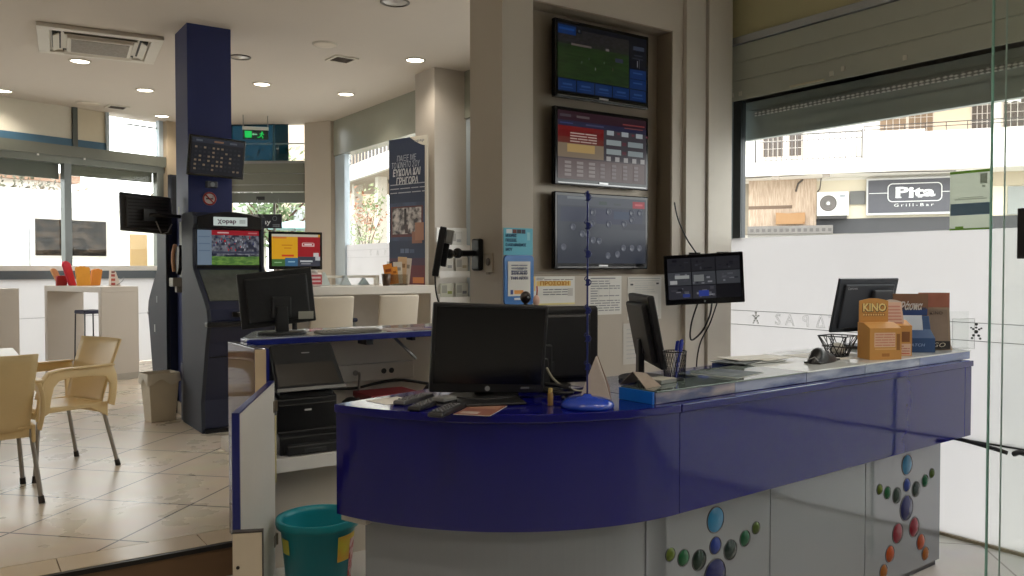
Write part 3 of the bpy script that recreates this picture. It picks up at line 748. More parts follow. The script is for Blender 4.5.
b = MB(); b.T = Matrix.Rotation(R(119), 4, 'Z'); b.box(0.272, 0.304, -0.03, 0.06, 0.03, 0.215); b.build('wall_plate', BLACK, t, 0.012)
cable('cable', 'two thin black leads hanging from the swivel wall monitor', [(2.275, 4.09, 1.46), (2.29, 4.10, 1.32), (2.33, 4.11, 1.22), (2.36, 4.12, 1.13), (2.37, 4.16, 1.124)], 0.005)

# ================================================================== SIGNS AND PAPERS ON THE SCREEN WALL
t = thing('sign_holder', 'blue acrylic notice holder with a white page, fixed on the pillar edge', 'notice holder', (2.677, 3.849, 1.252), 0)
pts = []
for (cx, cz, a0) in ((-0.078, 0.022, 180), (0.078, 0.022, 270), (0.078, 0.258, 0), (-0.078, 0.258, 90)):
    for k in range(7):
        a = R(a0 + k * 15); pts.append((cx + 0.022 * math.cos(a), cz + 0.022 * math.sin(a)))
MB().prism(pts, -0.012, 0.0, 'y').build('backing', mat((66, 122, 190), 0.25, noise=0.06), t)
MB().box(-0.078, 0.075, -0.0145, -0.012, 0.05, 0.245).build('page', PAPER, t)
it = rows(.14, .60, .86, .93, 4, (90, 96, 120), .34, 11, 1.3) + [(.1, .05, .22, .18, (60, 80, 140)), (.27, .06, .68, .17, (232, 160, 80))]
rects('print', t, 0.153, 0.195, -0.0155, it, z0=0.05, x0=-0.078)
text('lettering', 'Η ΝΙΚΗ', 0.02, mat((140, 146, 160), .6), t, (-0.002, -0.0165, 0.205), maxw=0.09)
text('lettering', 'ΣΟΥ ΑΠΟ', 0.022, mat((60, 70, 110), .6), t, (-0.002, -0.0165, 0.178), maxw=0.11, bold=0.0006)
text('lettering', 'ΤΗΝ ΑΡΧΗ', 0.022, mat((60, 70, 110), .6), t, (-0.002, -0.0165, 0.150), maxw=0.12, bold=0.0006)
bx('clip', mat((216, 224, 232), 0.3), t, -0.035, 0.035, -0.016, -0.012, 0.028, 0.040)
t = thing('notice_card', 'cyan notice card above the blue acrylic holder', 'card', (2.677, 3.849, 1.533), 0)
MB().box(-0.1, 0.1, -0.003, 0, 0, 0.152).build('card', mat((104, 186, 208), 0.6, noise=0.05), t)
rects('print', t, 0.2, 0.152, -0.0036, [(.09, .80, .28, .95, (210, 220, 220)), (.30, .80, .44, .95, (110, 50, 40)), (.45, .80, .6, .95, (60, 56, 60)), (.61, .80, .74, .95, (50, 60, 80)), (.8, .55, .9, .85, (150, 208, 220))])
for i, s_ in enumerate(('ΜΠΟΡΕΙΣ', 'ΠΟΣΕΙΣ', 'Ο ΛΟΓΑΡΙΑΣΜΟΣ', 'ΜΟΥ')):
    text('lettering', s_, 0.022, mat((20, 70, 110), 0.6), t, (-0.088, -0.0048, 0.108 - i * 0.026), align='LEFT', bold=0.0007, maxw=[.075, .075, .14, .045][i])
yel = (222, 180, 80)
it = rows(.06, .86, .95, .97, 2, (140, 136, 130), .5, 5, 6) + [(.06, .66, .9, .84, (236, 206, 130)), (0, 0, 1, .06, (226, 214, 150)), (0, .5, .04, 1, (230, 200, 130))] + rows(.22, .32, .85, .58, 3, (120, 120, 126), .35, 8, 3) + [(.82, .3, .95, .58, (200, 196, 190))]
t = page('paper_sign', 'white sheet with a yellow heading, right beside the blue holder', 'notice', (2.935, 3.849, 1.246), 0.30, 0.165, 0, PAPER, it)
text('lettering', 'ΠΡΟΣΟΧΗ', 0.034, mat((206, 140, 40), 0.6), t, (0.0, -0.004, 0.124), maxw=0.21, bold=0.0008)
rn = random.Random(2)
it = rows(.06, .08, .94, .90, 13, (150, 150, 152), .4, 6, 5) + [(.05, .93, .8, .955, (120, 120, 126)), (.3, .3, .305, .92, (150, 150, 150)), (.62, .3, .625, .92, (150, 150, 150))]
page('paper_sign', 'white sheet covered in a printed table, between the yellow-headed sheet and the framed sheet', 'notice', (3.322, 3.849, 1.176), 0.265, 0.235, 0, PAPER, it)
it = [(.04, .95, .96, .965, (150, 150, 150)), (.08, .80, .16, .84, (70, 70, 72)), (.84, .82, .92, .86, (70, 70, 72)), (.08, .06, .92, .08, (170, 170, 168)), (.08, .9, .92, .91, (160, 160, 160)), (.1, .2, .9, .6, (222, 220, 214))] + rows(.2, .62, .8, .88, 5, (190, 190, 188), .3, 9, 3)
page('paper_sign', 'white sheet with thin frame lines and corner marks, beside the side-on monitor', 'notice', (3.65, 3.849, 1.135), 0.29, 0.27, 0, mat((212, 209, 202), .8, noise=.02), it)
page('paper_sign', 'plain white sheet low on the wall behind the side-on monitor', 'notice', (3.60, 3.849, 0.86), 0.26, 0.255, 0, mat((206, 203, 196), .8, noise=.02), rows(.1, .1, .9, .9, 8, (188, 188, 186), .25, 13, 3))
# blank wall plate on the pillar side
t = thing('wall_socket', 'beige wall socket plate on the side of the big pillar', 'socket', (2.569, 3.98, 1.405), R(-90))
bx('plate', mat((176, 162, 142), 0.4), t, -0.045, 0.045, -0.008, 0, 0.03, 0.14, 0.003)
MB().cyl((0, -0.012, 0.09), (0, -0.007, 0.09), 0.022, n=20).build('socket_well', mat((96, 84, 72), 0.5), t)
MB().box(-0.02, 0.012, -0.011, -0.007, 0.018, 0.032).build('label_strip', mat((150, 138, 122), 0.5), t)

# ================================================================== THINGS ON THE COUNTER
def remote(loc, rz, label, m, l=0.19, w=0.045, rx=0):
    t = thing('remote_control', label, 'remote control', loc, rz, 'remote controls on the curved counter end', rx=rx)
    b = MB(); b.prism([(-l / 2, 0.004), (-l / 2 + .01, 0), (l / 2 - .01, 0), (l / 2, 0.006), (l / 2 - .004, 0.019), (-l / 2 + .006, 0.016)], -w / 2, w / 2, 'y')
    b.build('body', m, t, 0.004)
    b = MB()
    for i in range(7):
        for j in range(3):
            b.cyl((-l * .36 + i * l * .11, (j - 1) * w * .28, 0.015), (-l * .36 + i * l * .11, (j - 1) * w * .28, 0.0205), w * .09, n=8)
    b.build('buttons_pad', mat((120, 120, 124), 0.5), t)
    return t
RB = mat((34, 33, 35), 0.4); RG = mat((92, 92, 94), 0.4)
remote((1.33, 2.54, 1.0), R(28), 'grey remote control lying farthest back of the pile on the curved counter end', RG)
remote((1.315, 2.42, 1.0), R(36), 'black remote control lying in the middle of the pile on the curved counter end', RB, 0.20)
remote((1.315, 2.285, 1.0005), R(38), 'black remote control lying in front, closest to the dark monitor base', RB, 0.21, 0.05)
t = thing('small_box', 'small grey plastic box on the counter between the remotes and the dark monitor', 'box', (1.385, 2.425, 1.0), R(20))
bx('body', mat((120, 120, 118), 0.4), t, -0.035, 0.035, -0.025, 0.025, 0, 0.028, 0.004); bx('band', BLACK, t, -0.0355, 0.0355, -0.0255, 0.0255, 0.008, 0.016)
def leaflet(loc, rz, label, items, w=0.15, h=0.21, base=PAPER, group='leaflets lying on the counter and desk'):
    t = thing('leaflet', label, 'leaflet', loc, rz, group)
    MB().box(-w / 2, w / 2, -h / 2, h / 2, 0, 0.0012).build('sheet', base, t)
    if items:
        b = MB(); mats = []
        for i, (x0, y0, x1, y1, c) in enumerate(items):
            m = mat(c, .5, noise=.03)
            if m not in mats: mats.append(m)
            b.k = mats.index(m); z = 0.0014 + 0.0001 * (i % 4)
            b.quad((-w / 2 + x0 * w, -h / 2 + y0 * h, z), (-w / 2 + x1 * w, -h / 2 + y0 * h, z), (-w / 2 + x1 * w, -h / 2 + y1 * h, z), (-w / 2 + x0 * w, -h / 2 + y1 * h, z))
        b.build('print', mats, t)
    return t
leaflet((1.275, 2.60, 1.0), R(10), 'white sheet lying at the curved counter end behind the remotes', [], 0.13, 0.12)
leaflet((1.43, 2.265, 1.0), R(-50), 'reddish leaflet lying under the front remote, beside the dark monitor base', [(0, 0, 1, 1, (130, 84, 72)), (.1, .6, .9, .9, (160, 120, 100)), (.1, .1, .6, .3, (176, 160, 150))], 0.12, 0.2)
cable('cable', 'coil of black cable lying beside the base of the dark-screened monitor', [(1.767, 2.27, 1.009), (1.807, 2.30, 1.012), (1.822, 2.36, 1.016), (1.787, 2.40, 1.02), (1.762, 2.36, 1.02), (1.767, 2.30, 1.022), (1.802, 2.265, 1.024), (1.832, 2.31, 1.028), (1.832, 2.37, 1.034), (1.797, 2.41, 1.038)], 0.007)
cable('cable', 'pale thin cable drooping behind the blue dome base', [(1.84, 2.46, 1.09), (1.85, 2.43, 1.05), (1.88, 2.40, 1.02), (1.93, 2.385, 1.006), (1.985, 2.38, 1.006)], 0.005, mat((160, 154, 136), .5))
t = thing('highlighter_pen', 'small yellow-brown plastic tag standing beside the blue dome base', 'tag', (1.665, 2.205, 1.0), R(20))
bx('body', mat((150, 116, 60), 0.5), t, -0.010, 0.010, -0.006, 0.006, 0, 0.045, 0.003); bx('cap', mat((184, 160, 90), 0.5), t, -0.007, 0.007, -0.005, 0.005, 0.045, 0.06, 0.002)
t = thing('webcam', 'small round black webcam clipped on top of the rounded monitor', 'webcam', (1.838, 2.592, 1.3125), R(10))
MB().ball((0, 0, 0.035), 0.021, 0.021, 0.024, 12).build('camera_ball', mat((34, 24, 22), 0.35), t)
b = MB(); b.box(-0.018, 0.018, -0.022, 0.02, 0.0005, 0.008); b.cyl((0, 0, 0.006), (0, 0, 0.02), 0.008, n=10); b.build('clip', BLACK, t, 0.002)
MB().cyl((-0.004, -0.021, 0.036), (-0.004, -0.019, 0.036), 0.008, n=14).build('lens', mat((12, 12, 14), 0.1), t)
t = thing('tassel_charm', 'small pinkish trinket next to the webcam on the rounded monitor', 'trinket', (1.880, 2.580, 1.3125), 0)
b = MB(); b.ball((0, 0, 0.022), 0.014, 0.012, 0.022, 8); b.build('body', mat((206, 170, 156), 0.7, noise=.2, scale=60), t)
MB().tube([(0.002, 0, 0.04), (0.004, 0, 0.06), (0.003, 0, 0.078)], 0.003, 6).build('stem', mat((170, 70, 50), .6), t)

# blue pole with clips on a domed base
t = thing('clip_stand', 'blue clip pole on a round domed base standing on the counter before the screens', 'clip stand', (1.752, 2.118, 1.0), R(-40))
BL2 = mat((26, 62, 170), 0.22, coat=0.4)
MB().lathe([(0, 0), (.086, 0), (.089, .006), (.086, .016), (.070, .027), (.045, .033), (.016, .036), (.012, .044), (0, .044)], 40).build('base', BL2, t)
BL3 = mat((30, 40, 104), 0.3)
MB().cyl((0, 0, 0.04), (0, 0, 0.705), 0.0032, n=10).build('pole', BL3, t)
for k in range(7):
    z = 0.125 + k * 0.093
    b = MB()
    b.box(-0.005, 0.007, -0.004, 0.004, z, z + 0.020)
    b.tube([(0.007, 0, z + 0.018), (0.012, 0, z + 0.010), (0.008, 0, z + 0.001), (0.002, 0, z - 0.003), (-0.008, 0, z + 0.001)], 0.0018, 6)
    b.tube([(-0.005, 0, z + 0.014), (-0.010, 0, z + 0.019), (-0.007, 0, z + 0.026), (0.0, 0, z + 0.029)], 0.0016, 6)
    b.build('clip', BL3, t)
MB().ball((0, 0, 0.708), 0.005, 0.005, 0.007, 8).build('tip', BL3, t)

# folded cardboard
CARD = mat((138, 124, 112), 0.75, noise=0.2, scale=26)
t = thing('cardboard_tent', 'worn folded cardboard tent standing at the end of the glass case', 'cardboard', (1.914, 2.24, 1.0), R(-8))
t.scale = (1, 1, 1.15)
b = MB(); b.add([(-.075, .02, 0), (.012, -.045, 0), (.028, .02, .062), (.004, .03, .128), (-.004, .028, .124)], [(0, 1, 2, 3, 4)])
b.build('front_panel', mat((170, 160, 152), .75, noise=.12, scale=26), t, solid=0.002)
b = MB(); b.add([(.015, -.045, 0), (.056, .03, .03), (.05, .07, .07), (.006, .03, .128), (.03, .018, .062)], [(0, 1, 2, 3, 4)])
b.build('side_panel', mat((128, 104, 88), 0.75, noise=0.2, scale=20), t, solid=0.002)
t = cp_ = thing('crumpled_paper', 'crumpled brownish card lying on the glass case behind the cardboard tent', 'card', (2.02, 2.125, 1.0465), R(10))
cp_.scale = (.62, .75, .8)
b = MB(); b.add([(-.075, -.05, 0.0), (.075, -.045, 0.0), (.055, .03, .052), (-.06, .035, .065)], [(0, 1, 2, 3)]); b.build('front_fold', CARD, t, solid=0.002)
b = MB(); b.add([(-.06, .035, .065), (.055, .03, .052), (.075, .11, .0), (-.06, .115, .0)], [(0, 1, 2, 3)]); b.build('rear_fold', CARD, t, solid=0.002)
t = thing('card_pad', 'small grey writing pad lying on the glass case below the side-on monitor', 'pad', (2.135, 2.165, 1.0465), R(12))
bx('pad', mat((120, 122, 120), .6), t, -0.05, 0.05, -0.035, 0.035, 0, 0.014, 0.002); bx('top_sheet', mat((170, 168, 158), .7), t, -0.048, 0.048, -0.034, 0.034, 0.014, 0.0155)

# mesh pen holder with pens
meshm = mat((26, 26, 30), 0.45, 0.3)
t = thing('pen_holder', 'black wire-mesh pen holder on the glass case', 'pen holder', (2.235, 2.195, 1.0465), 0)
b = MB(); n = 26; H_ = 0.105; r0, r1 = 0.038, 0.043
for k in range(n):
    a = 2 * PI * k / n
    for d in (1, -1):
        pts = []
        for q in range(5):
            aa = a + d * q * 0.16; rr = r0 + (r1 - r0) * q / 4
            pts.append((rr * math.cos(aa), rr * math.sin(aa), 0.003 + (H_ - 0.003) * q / 4))
        b.tube(pts, 0.0008, 4)
b.build('mesh_wall', meshm, t)
b = MB(); b.tube([(r1 * math.cos(2 * PI * k / 28), r1 * math.sin(2 * PI * k / 28), H_) for k in range(28)], 0.0022, 6, True); b.build('rim', meshm, t)
MB().cyl((0, 0, 0), (0, 0, 0.004), r0, n=24).build('bottom', meshm, t)
rn = random.Random(9)
for k in range(6):
    a = rn.uniform(-0.5, 1.2); lean = 0.018 + 0.004 * k
    p = thing('ballpoint_pen', 'blue and white ballpoint pen standing in the mesh pen holder', 'pen', (2.235 + 0.010 * math.cos(k * 2.1), 2.195 + 0.010 * math.sin(k * 2.1), 1.051), 0, 'pens in the mesh holder')
    tip = (0.012 + 0.006 * k, -0.012 + 0.004 * k, 0.128 + 0.005 * (k % 3))
    MB().cyl((0, 0, 0), tip, 0.0038, n=8).build('barrel', mat((220, 222, 230), .35) if k % 2 else mat((36, 54, 150), .35), p)
    e = Vector(tip); d = e.normalized()
    MB().cyl(e - d * 0.032, e + d * 0.004, 0.0048, n=8).build('cap', mat((24, 44, 150), .3), p)

# stack of papers at the back of the case
t = ps_ = thing('paper_stack', 'loose heap of white and grey printed papers at the window-side back of the counter', 'papers', cw(0.90, 0.36, 1.0465), CA)
ps_.scale = (.72, .72, .8)
for k, (x, y, a, m) in enumerate(((0, .05, 4, mat((216, 216, 214), .8)), (.05, .02, -7, mat((196, 198, 198), .8)), (-.09, .04, 12, mat((90, 96, 98), .7, noise=.4, scale=30)), (.16, .03, 2, PAPER), (.02, .06, -14, PAPER))):
    b = MB(); b.T = Matrix.Translation((x, y, 0.0)) @ Matrix.Rotation(R(a), 4, 'Z'); b.box(-.15, .15, -.105, .105, k * 0.004, k * 0.004 + 0.0035); b.build('sheet', m, t)
leaflet(cw(0.50, 0.19, 1.0465), R(14), 'dark newspaper-like sheet lying on the glass case next to the pen holder', [(0, 0, 1, 1, (70, 82, 84)), (.1, .2, .5, .8, (96, 106, 108)), (.55, .3, .95, .9, (60, 68, 84))], 0.22, 0.20)
leaflet(cw(1.42, 0.30, 1.0465), R(-4), 'large white sheet lying on the glass case in front of the black handset', rows(.1, .1, .9, .9, 8, (200, 200, 200), .3, 3, 3), 0.36, 0.26)
# black handset
t = hs_ = thing('handset', 'black rounded handset device with a thin cord lying on the glass case', 'handset', (3.20, 2.245, 1.0465), R(14))
b = MB()
def hs(u, v):
    x = -0.10 + 0.20 * u
    prof = (math.sin(PI * min(max(u, 0.0), 1)) ** 0.5)
    top = 0.018 + 0.042 * math.exp(-((u - 0.26) / 0.24) ** 2) + 0.014 * math.exp(-((u - 0.75) / 0.2) ** 2)
    a = PI * v
    return (x, 0.036 * prof * math.cos(a), max(0.0, top * prof * math.sin(a)))
hs_.scale = (1.3, 1.3, 1.25)
b.grid(hs, 24, 12); b.build('body', mat((20, 20, 23), 0.35), t)
MB().box(-.09, .09, -.028, .028, 0.0, 0.006).build('foot_pad', BLACK, t, 0.002)
MB().tube([(-.09, -.02, .012), (-.14, -.03, .03), (-.15, -.01, .02), (-.10, .0, .04)], 0.0018, 6).build('cord', mat((150, 150, 150), .5), t)
# wire basket
t = thing('wire_basket', 'black flared wire basket standing on the glass case behind the handset', 'basket', (3.44, 2.33, 1.0465), R(8))
b = MB(); N = 20
def sq(s, z): return [(-s, -s, z), (s, -s, z), (s, s, z), (-s, s, z)]
for s_, z in ((.035, .004), (.052, .05), (.066, .098)): b.tube(sq(s_, z), 0.0028, 6, True)
b.build('rim', BLACK, t)
b = MB()
for side in range(4):
    c0 = sq(.035, .004); c1 = sq(.066, .098)
    for k in range(3):
        for e in (1, -1):
            u0 = (k + .5) / 3; u1 = min(max(u0 + e * .45, 0), 1)
            p = Vector(c0[side]).lerp(Vector(c0[(side + 1) % 4]), u0); q = Vector(c1[side]).lerp(Vector(c1[(side + 1) % 4]), u1)
            b.tube([p, q], 0.002, 4)
b.build('lattice', BLACK, t)
MB().box(-.034, .034, -.034, .034, 0.0, 0.004).build('bottom', BLACK, t)
cr_ = thing('crumpled_receipt', 'crumpled pale receipt lying in the wire basket', 'receipt', (3.44, 2.33, 1.052), 0)
b = MB(); rn = random.Random(3)
b.ball((0, 0, 0.032), 0.034, 0.034, 0.03, 8); b.v = [(x * rn.uniform(.75, 1.05), y * rn.uniform(.75, 1.05), z) for x, y, z in b.v]; b.s = [False] * len(b.f)
b.build('paper', mat((196, 196, 192), .8), cr_)

KR = mat((196, 142, 74), 0.55, noise=0.08)
KRD = mat((158, 108, 52), 0.6)
def ticket_box(name, label, loc, rz, w, d, h, hb, title, faces, card=KR, group=None, body=KR):
    t = thing(name, label, 'ticket dispenser', loc, rz, group)
    # side profile: front low, back card high, sloping front opening
    b = MB(); b.prism([(0, 0), (d, 0), (d, h), (d * .55, h), (0.0, h * .86)], -w / 2, w / 2, 'x'); b.build('body', body, t, 0.002)
    hp = []
    for k in range(9):
        u = k / 8; hp.append((-w * .46 + w * .92 * u, hb + 0.012 * math.sin(PI * u)))
    MB().prism([(-w * .46, h * .7), (w * .46, h * .7)] + hp[::-1], d - 0.006, d, 'y').build('header_card', card, t)
    rects('print', t, w, h * .86, -0.0012, faces)
    if title:
        text('lettering', title, 0.05, mat((228, 206, 140), .5), t, (0, d - 0.010, hb - 0.032), maxw=w * .74, bold=0.0016)
        text('lettering_shadow', title, 0.05, mat((60, 34, 20), .5), t, (0.002, d - 0.0075, hb - 0.034), maxw=w * .78, bold=0.0032)
        rects('print', t, w * .7, 0.012, d - 0.0075, [(0, 0, 1, 1, (150, 96, 44))] + [(k / 9, .2, k / 9 + .07, .8, (226, 196, 130)) for k in range(9)], z0=hb - 0.070)
    return t
tb = ticket_box('ticket_box', 'tan cardboard ticket box with a tall yellow-lettered header card on the glass case', (3.50, 2.13, 1.0465), R(-26), 0.155, 0.10, 0.165, 0.262, 'KINO',
    [(.0, 0, 1, 1, (194, 140, 72)), (.14, .40, .80, .86, (214, 178, 150)), (.84, .30, .95, .82, (140, 92, 44)), (.16, .32, .82, .36, (214, 168, 110)), (.38, .1, .62, .2, (160, 106, 50))] + rows(.17, .42, .78, .84, 5, (196, 130, 110), .4, 5, 3))
t2 = ticket_box('ticket_box', 'narrower tan ticket box with pale printed cards, second in the row on the glass case', (3.715, 2.185, 1.0465), R(-34), 0.105, 0.10, 0.165, 0.25, None,
    [(0, 0, 1, 1, (190, 138, 76)), (.08, .02, .95, .40, (206, 176, 156)), (.3, .46, .9, .8, (120, 76, 40)), (.12, .05, .9, .1, (190, 110, 90))] + rows(.12, .12, .9, .36, 3, (170, 110, 100), .4, 5, 2), card=mat((206, 196, 186), .6))
b = MB(); b.T = Matrix.Translation((-0.02, 0.02, 0.13)) @ Matrix.Rotation(R(-18), 4, 'X'); b.box(-0.05, 0.045, -0.006, 0.0, 0, 0.125); b.build('ticket_card', mat((206, 170, 150), .6), t2)
b2 = MB(); b2.T = b.T
for k in range(6): b2.box(-0.042, 0.036, -0.0068, -0.006, 0.02 + k * 0.016, 0.027 + k * 0.016)
b2.build('print', mat((190, 130, 116), .6), t2)
text('lettering', 'KINO', 0.03, mat((120, 120, 124), .5), t2, (0.0, 0.09, 0.235), maxw=0.075, bold=0.0006)
# blue leaflet holder with brown backboard
t = thing('leaflet_holder', 'blue leaflet holder with a brown script-lettered backboard on the glass case', 'leaflet holder', (3.93, 2.225, 1.0465), R(-38))
b = MB(); b.prism([(0, 0), (0.09, 0), (0.09, 0.175), (0.075, 0.175), (0.055, 0.11), (0, 0.07)], -0.085, 0.085, 'x'); b.build('body', mat((48, 76, 120), .4), t, 0.002)
MB().box(-0.085, 0.085, 0.088, 0.094, 0.16, 0.285).build('backboard', mat((122, 86, 62), .55, noise=.15, scale=18), t)
rects('print', t, 0.17, 0.285, 0.0872, [(0.02, .62, .98, .74, (42, 66, 118)), (.06, .72, .94, .76, (60, 60, 80))], step=0.0003)
text('lettering', '\u03a1\u03ac\u03c3\u03c0\u03b1', 0.055, mat((206, 200, 196), .5), t, (0.0, 0.085, 0.222), maxw=0.11, shear=0.35, bold=0.0012)
b = MB()
for k in range(2): b.T = Matrix.Translation((-0.012, 0.045 + .006 * k, 0.075 + .02 * k)) @ Matrix.Rotation(R(-12), 4, 'X'); b.box(-.055, .058, -.002, 0, 0, 0.085)
b.build('card_insert', mat((196, 204, 216), .6), t)
text('lettering', 'MATCH', 0.02, mat((150, 170, 210), .5), t, (-0.01, -0.003, 0.036), maxw=0.085, shear=.2)
# brown tall holder
t = thing('leaflet_holder', 'tall brown leaflet holder with a red-printed card at the far end of the glass case', 'leaflet holder', (4.13, 2.235, 1.0465), R(-42))
b = MB(); b.prism([(0, 0), (0.085, 0), (0.085, 0.28), (0.06, 0.28), (0.03, 0.03)], -0.075, 0.075, 'x'); b.build('body', mat((150, 128, 106), .55, noise=.1), t, 0.002)
MB().box(-0.075, 0.075, 0.052, 0.058, 0.20, 0.288).build('backboard', mat((158, 96, 76), .6, noise=.25, scale=24), t)
b = MB(); b.T = Matrix.Rotation(R(-9), 4, 'X'); b.box(-0.06, 0.055, -0.004, 0, 0.04, 0.205); b.build('front_card', mat((136, 116, 100), .6, noise=.15, scale=20), t)
b = MB(); b.T = Matrix.Rotation(R(-9), 4, 'X'); b.box(-0.06, 0.06, -0.006, -0.004, 0.006, 0.045); b.build('lower_band', mat((40, 34, 32), .5), t)
o = text('lettering', 'GO', 0.032, mat((190, 180, 160), .5), t, (0.0, -0.013, 0.026), maxw=0.06, shear=.3)
o = text('lettering', '\u039a\u0399\u039d\u039f', 0.022, mat((70, 52, 48), .5), t, (0.0, 0.022, 0.185), (PI / 2 - R(9), 0, 0), maxw=0.06)
# clear acrylic holders
AC = glass((250, 251, 250), 0.02)
t = thing('acrylic_stand', 'small clear acrylic stand at the far end of the glass case', 'acrylic stand', (4.285, 2.185, 1.0465), R(-30))
MB().box(-0.06, 0.06, 0, 0.003, 0, 0.155).build('front_sheet', AC, t); MB().box(-0.06, 0.06, 0.05, 0.053, 0, 0.19).build('rear_sheet', AC, t); MB().box(-0.06, 0.06, 0, 0.053, 0, 0.003).build('foot', AC, t)
b = MB(); b.box(-.058, .058, -0.0006, -0.0002, .1535, .155); b.box(-.06, -.0585, -0.0006, 0, 0, .155); b.box(.0585, .06, -.0006, 0, 0, .155); b.build('edge', mat((120, 124, 122), .3), t)

# ================================================================== LONG BLUE DESK BEHIND
desk = thing('long_desk', 'long blue-topped desk with open front running back from the flap door to the big pillar', 'desk', (1.14, 4.0, 0.16), 0)
def dk_(name, m, x0, x1, y0, y1, z0, z1, bevel=0): return bx(name, m, desk, x0 - 1.14, x1 - 1.14, y0 - 4.0, y1 - 4.0, z0 - .16, z1 - .16, bevel)
DESKTOP = mat((34, 44, 122), 0.22, coat=.3)
def dpoly(e): return [(1.20 - 1.14 + e, .01 + e), (2.565 - 1.14, .01 + e), (2.565 - 1.14, .52 - e), (1.38 - 1.14 + e, .52 - e), (1.20 - 1.14 + e, .115)]
MB().prism(dpoly(0), 1.084 - .16, 1.114 - .16).build('desktop', DESKTOP, desk, .003)
MB().prism(dpoly(.015), 1.114 - .16, 1.118 - .16).build('glass_sheet', mat((170, 178, 190), 0.08, noise=.2, scale=6), desk)
dk_('back_panel', mat((214, 208, 196), .6, noise=.03), 1.38, 2.565, 4.50, 4.52, 0.16, 1.084)
PANELG = mat((72, 60, 82), 0.05, spec=.5, noise=.1, coat=.15)
dk_('end_panel', PANELG, 1.14, 1.188, 3.70, 4.12, 0.161, 1.10, 0.002)
dk_('end_post', mat((200, 178, 146), .5), 1.141, 1.188, 3.688, 3.70, 0.0, 1.095)
dk_('edge_band', BLUEEDGE, 1.188, 1.202, 3.688, 4.01, 0.0, 1.098)
dk_('lower_shelf', WHITE, 1.205, 1.90, 3.80, 4.5, 0.50, 0.565, 0.002)
dk_('kick_panel', mat((206, 198, 184), .6, noise=.03), 1.205, 2.57, 4.02, 4.04, 0.161, 0.50)
dk_('kick_panel', mat((200, 192, 178), .6, noise=.03), 1.205, 2.57, 3.95, 3.97, 0.0, 0.498)
b = MB(); b.tube([(2.05 - 1.14, 0.14, 0.915), (2.14 - 1.14, 0.06, 0.80)], 0.008, 6); b.build('strut', ALU, desk)
dk_('bracket', DARK, 1.83, 1.87, 4.03, 4.14, 1.055, 1.084); dk_('bracket', DARK, 2.10, 2.12, 4.03, 4.10, 1.066, 1.084)
# desk papers under glass
for i, (x, c, lab) in enumerate(((1.60, (226, 224, 216), 'white'), (1.75, (222, 208, 170), 'cream'), (1.90, (206, 214, 190), 'pale green'), (2.06, (214, 200, 196), 'pale pink'), (2.20, (150, 120, 130), 'mauve'), (2.36, (88, 56, 140), 'purple'))):
    leaflet((x, 4.16, 1.1185), R(3), f'{lab} leaflet lying on the long blue desk', [(.1, .6, .9, .9, tuple(max(0, v - 50) for v in c)), (.1, .1, .5, .4, tuple(max(0, v - 28) for v in c))], 0.13, 0.19, mat(c, .6))
t = thing('keyboard', 'grey low keyboard in front of the desk monitor on the long blue desk', 'keyboard', (1.752, 4.085, 1.1203), R(2))
bx('base', mat((120, 118, 112), .5), t, -0.17, 0.17, -0.055, 0.055, 0, 0.012, 0.003)
b = MB()
for r_ in range(4):
    for c_ in range(14): b.box(-.162 + c_ * .0232, -.162 + c_ * .0232 + .019, -.048 + r_ * .025, -.048 + r_ * .025 + .02, .012, .018)
b.build('key', mat((150, 148, 142), .5), t)

# terminal with slanted screen, printer, sockets and clutter under the desk
t = thing('lottery_terminal', 'black slanted touch terminal tucked under the blue desktop above the printer', 'terminal', (1.465, 3.93, 0.5665), 0)
T0 = Matrix.Translation((0, -0.07, 0.308)) @ Matrix.Rotation(R(-26), 4, 'X')
b = MB(); b.T = T0; b.prism([(-.168, 0), (.176, 0), (.14, .235), (-.168, .235)], 0, 0.03, 'y'); b.build('casing', mat((15, 15, 17), .7), t, 0.004)
b = MB(); b.T = T0; b.prism([(-.16, .022), (.152, .022), (.13, .135), (-.16, .135)], -0.0015, 0.0, 'y'); b.build('screen', mat((44, 38, 31), .3, spec=.2, noise=.1), t)  # brown tone stands in for a beige reflection low on the screen
b = MB(); b.T = T0; b.prism([(-.168, -.006), (.178, -.006), (.176, .010), (-.168, .010)], -0.006, 0.002, 'y'); b.build('lower_trim', mat((120, 120, 118), .4), t)
b = MB(); b.T = T0; b.box(-.02, .02, -.001, 0, .185, .19); b.build('maker_badge', mat((150, 150, 150), .4), t)
bx('support', DARK, t, -0.08, 0.08, 0.36, 0.44, 0, 0.46, 0.004)
b = MB(); b.T = Matrix.Translation((0, 0.06, 0.40)); b.box(-.05, .05, 0.0, 0.34, 0, 0.04); b.build('support_arm', DARK, t)
t = thing('printer', 'black office printer on the white shelf under the slanted terminal', 'printer', (1.46, 3.96, 0.5655), 0)
PB = mat((30, 31, 33), .38, noise=.08)
b = MB(); b.prism([(-.10, 0.0), (.28, 0.0), (.28, .26), (.02, .29), (-.06, .262), (-.06, .10), (-.10, .085)], -.152, .152, 'x'); b.build('body', PB, t, 0.006)
b = MB(); b.prism([(-.05, .262), (.02, .288), (.24, .272), (.24, .30), (.03, .318), (-.05, .288)], -.135, .135, 'x'); b.build('top_tray', mat((46, 47, 49), .4), t, 0.005)
bx('front_panel', mat((22, 23, 25), .3), t, -.145, .145, -.066, -.06, .11, .235, 0.004)
bx('maker_badge', mat((206, 206, 206), .4), t, -.018, .016, -.069, -.066, .20, .208)
bx('paper_tray', mat((38, 39, 41), .4), t, -.13, .16, -.145, -.06, 0.004, .05, 0.006)
bx('tray_lip', mat((58, 60, 62), .35), t, -.05, .06, -.15, -.145, .014, .032, 0.004)
t = thing('socket_strip', 'white power strip with sockets on the panel under the blue desk', 'power strip', (2.06, 4.498, 0.80), 0)
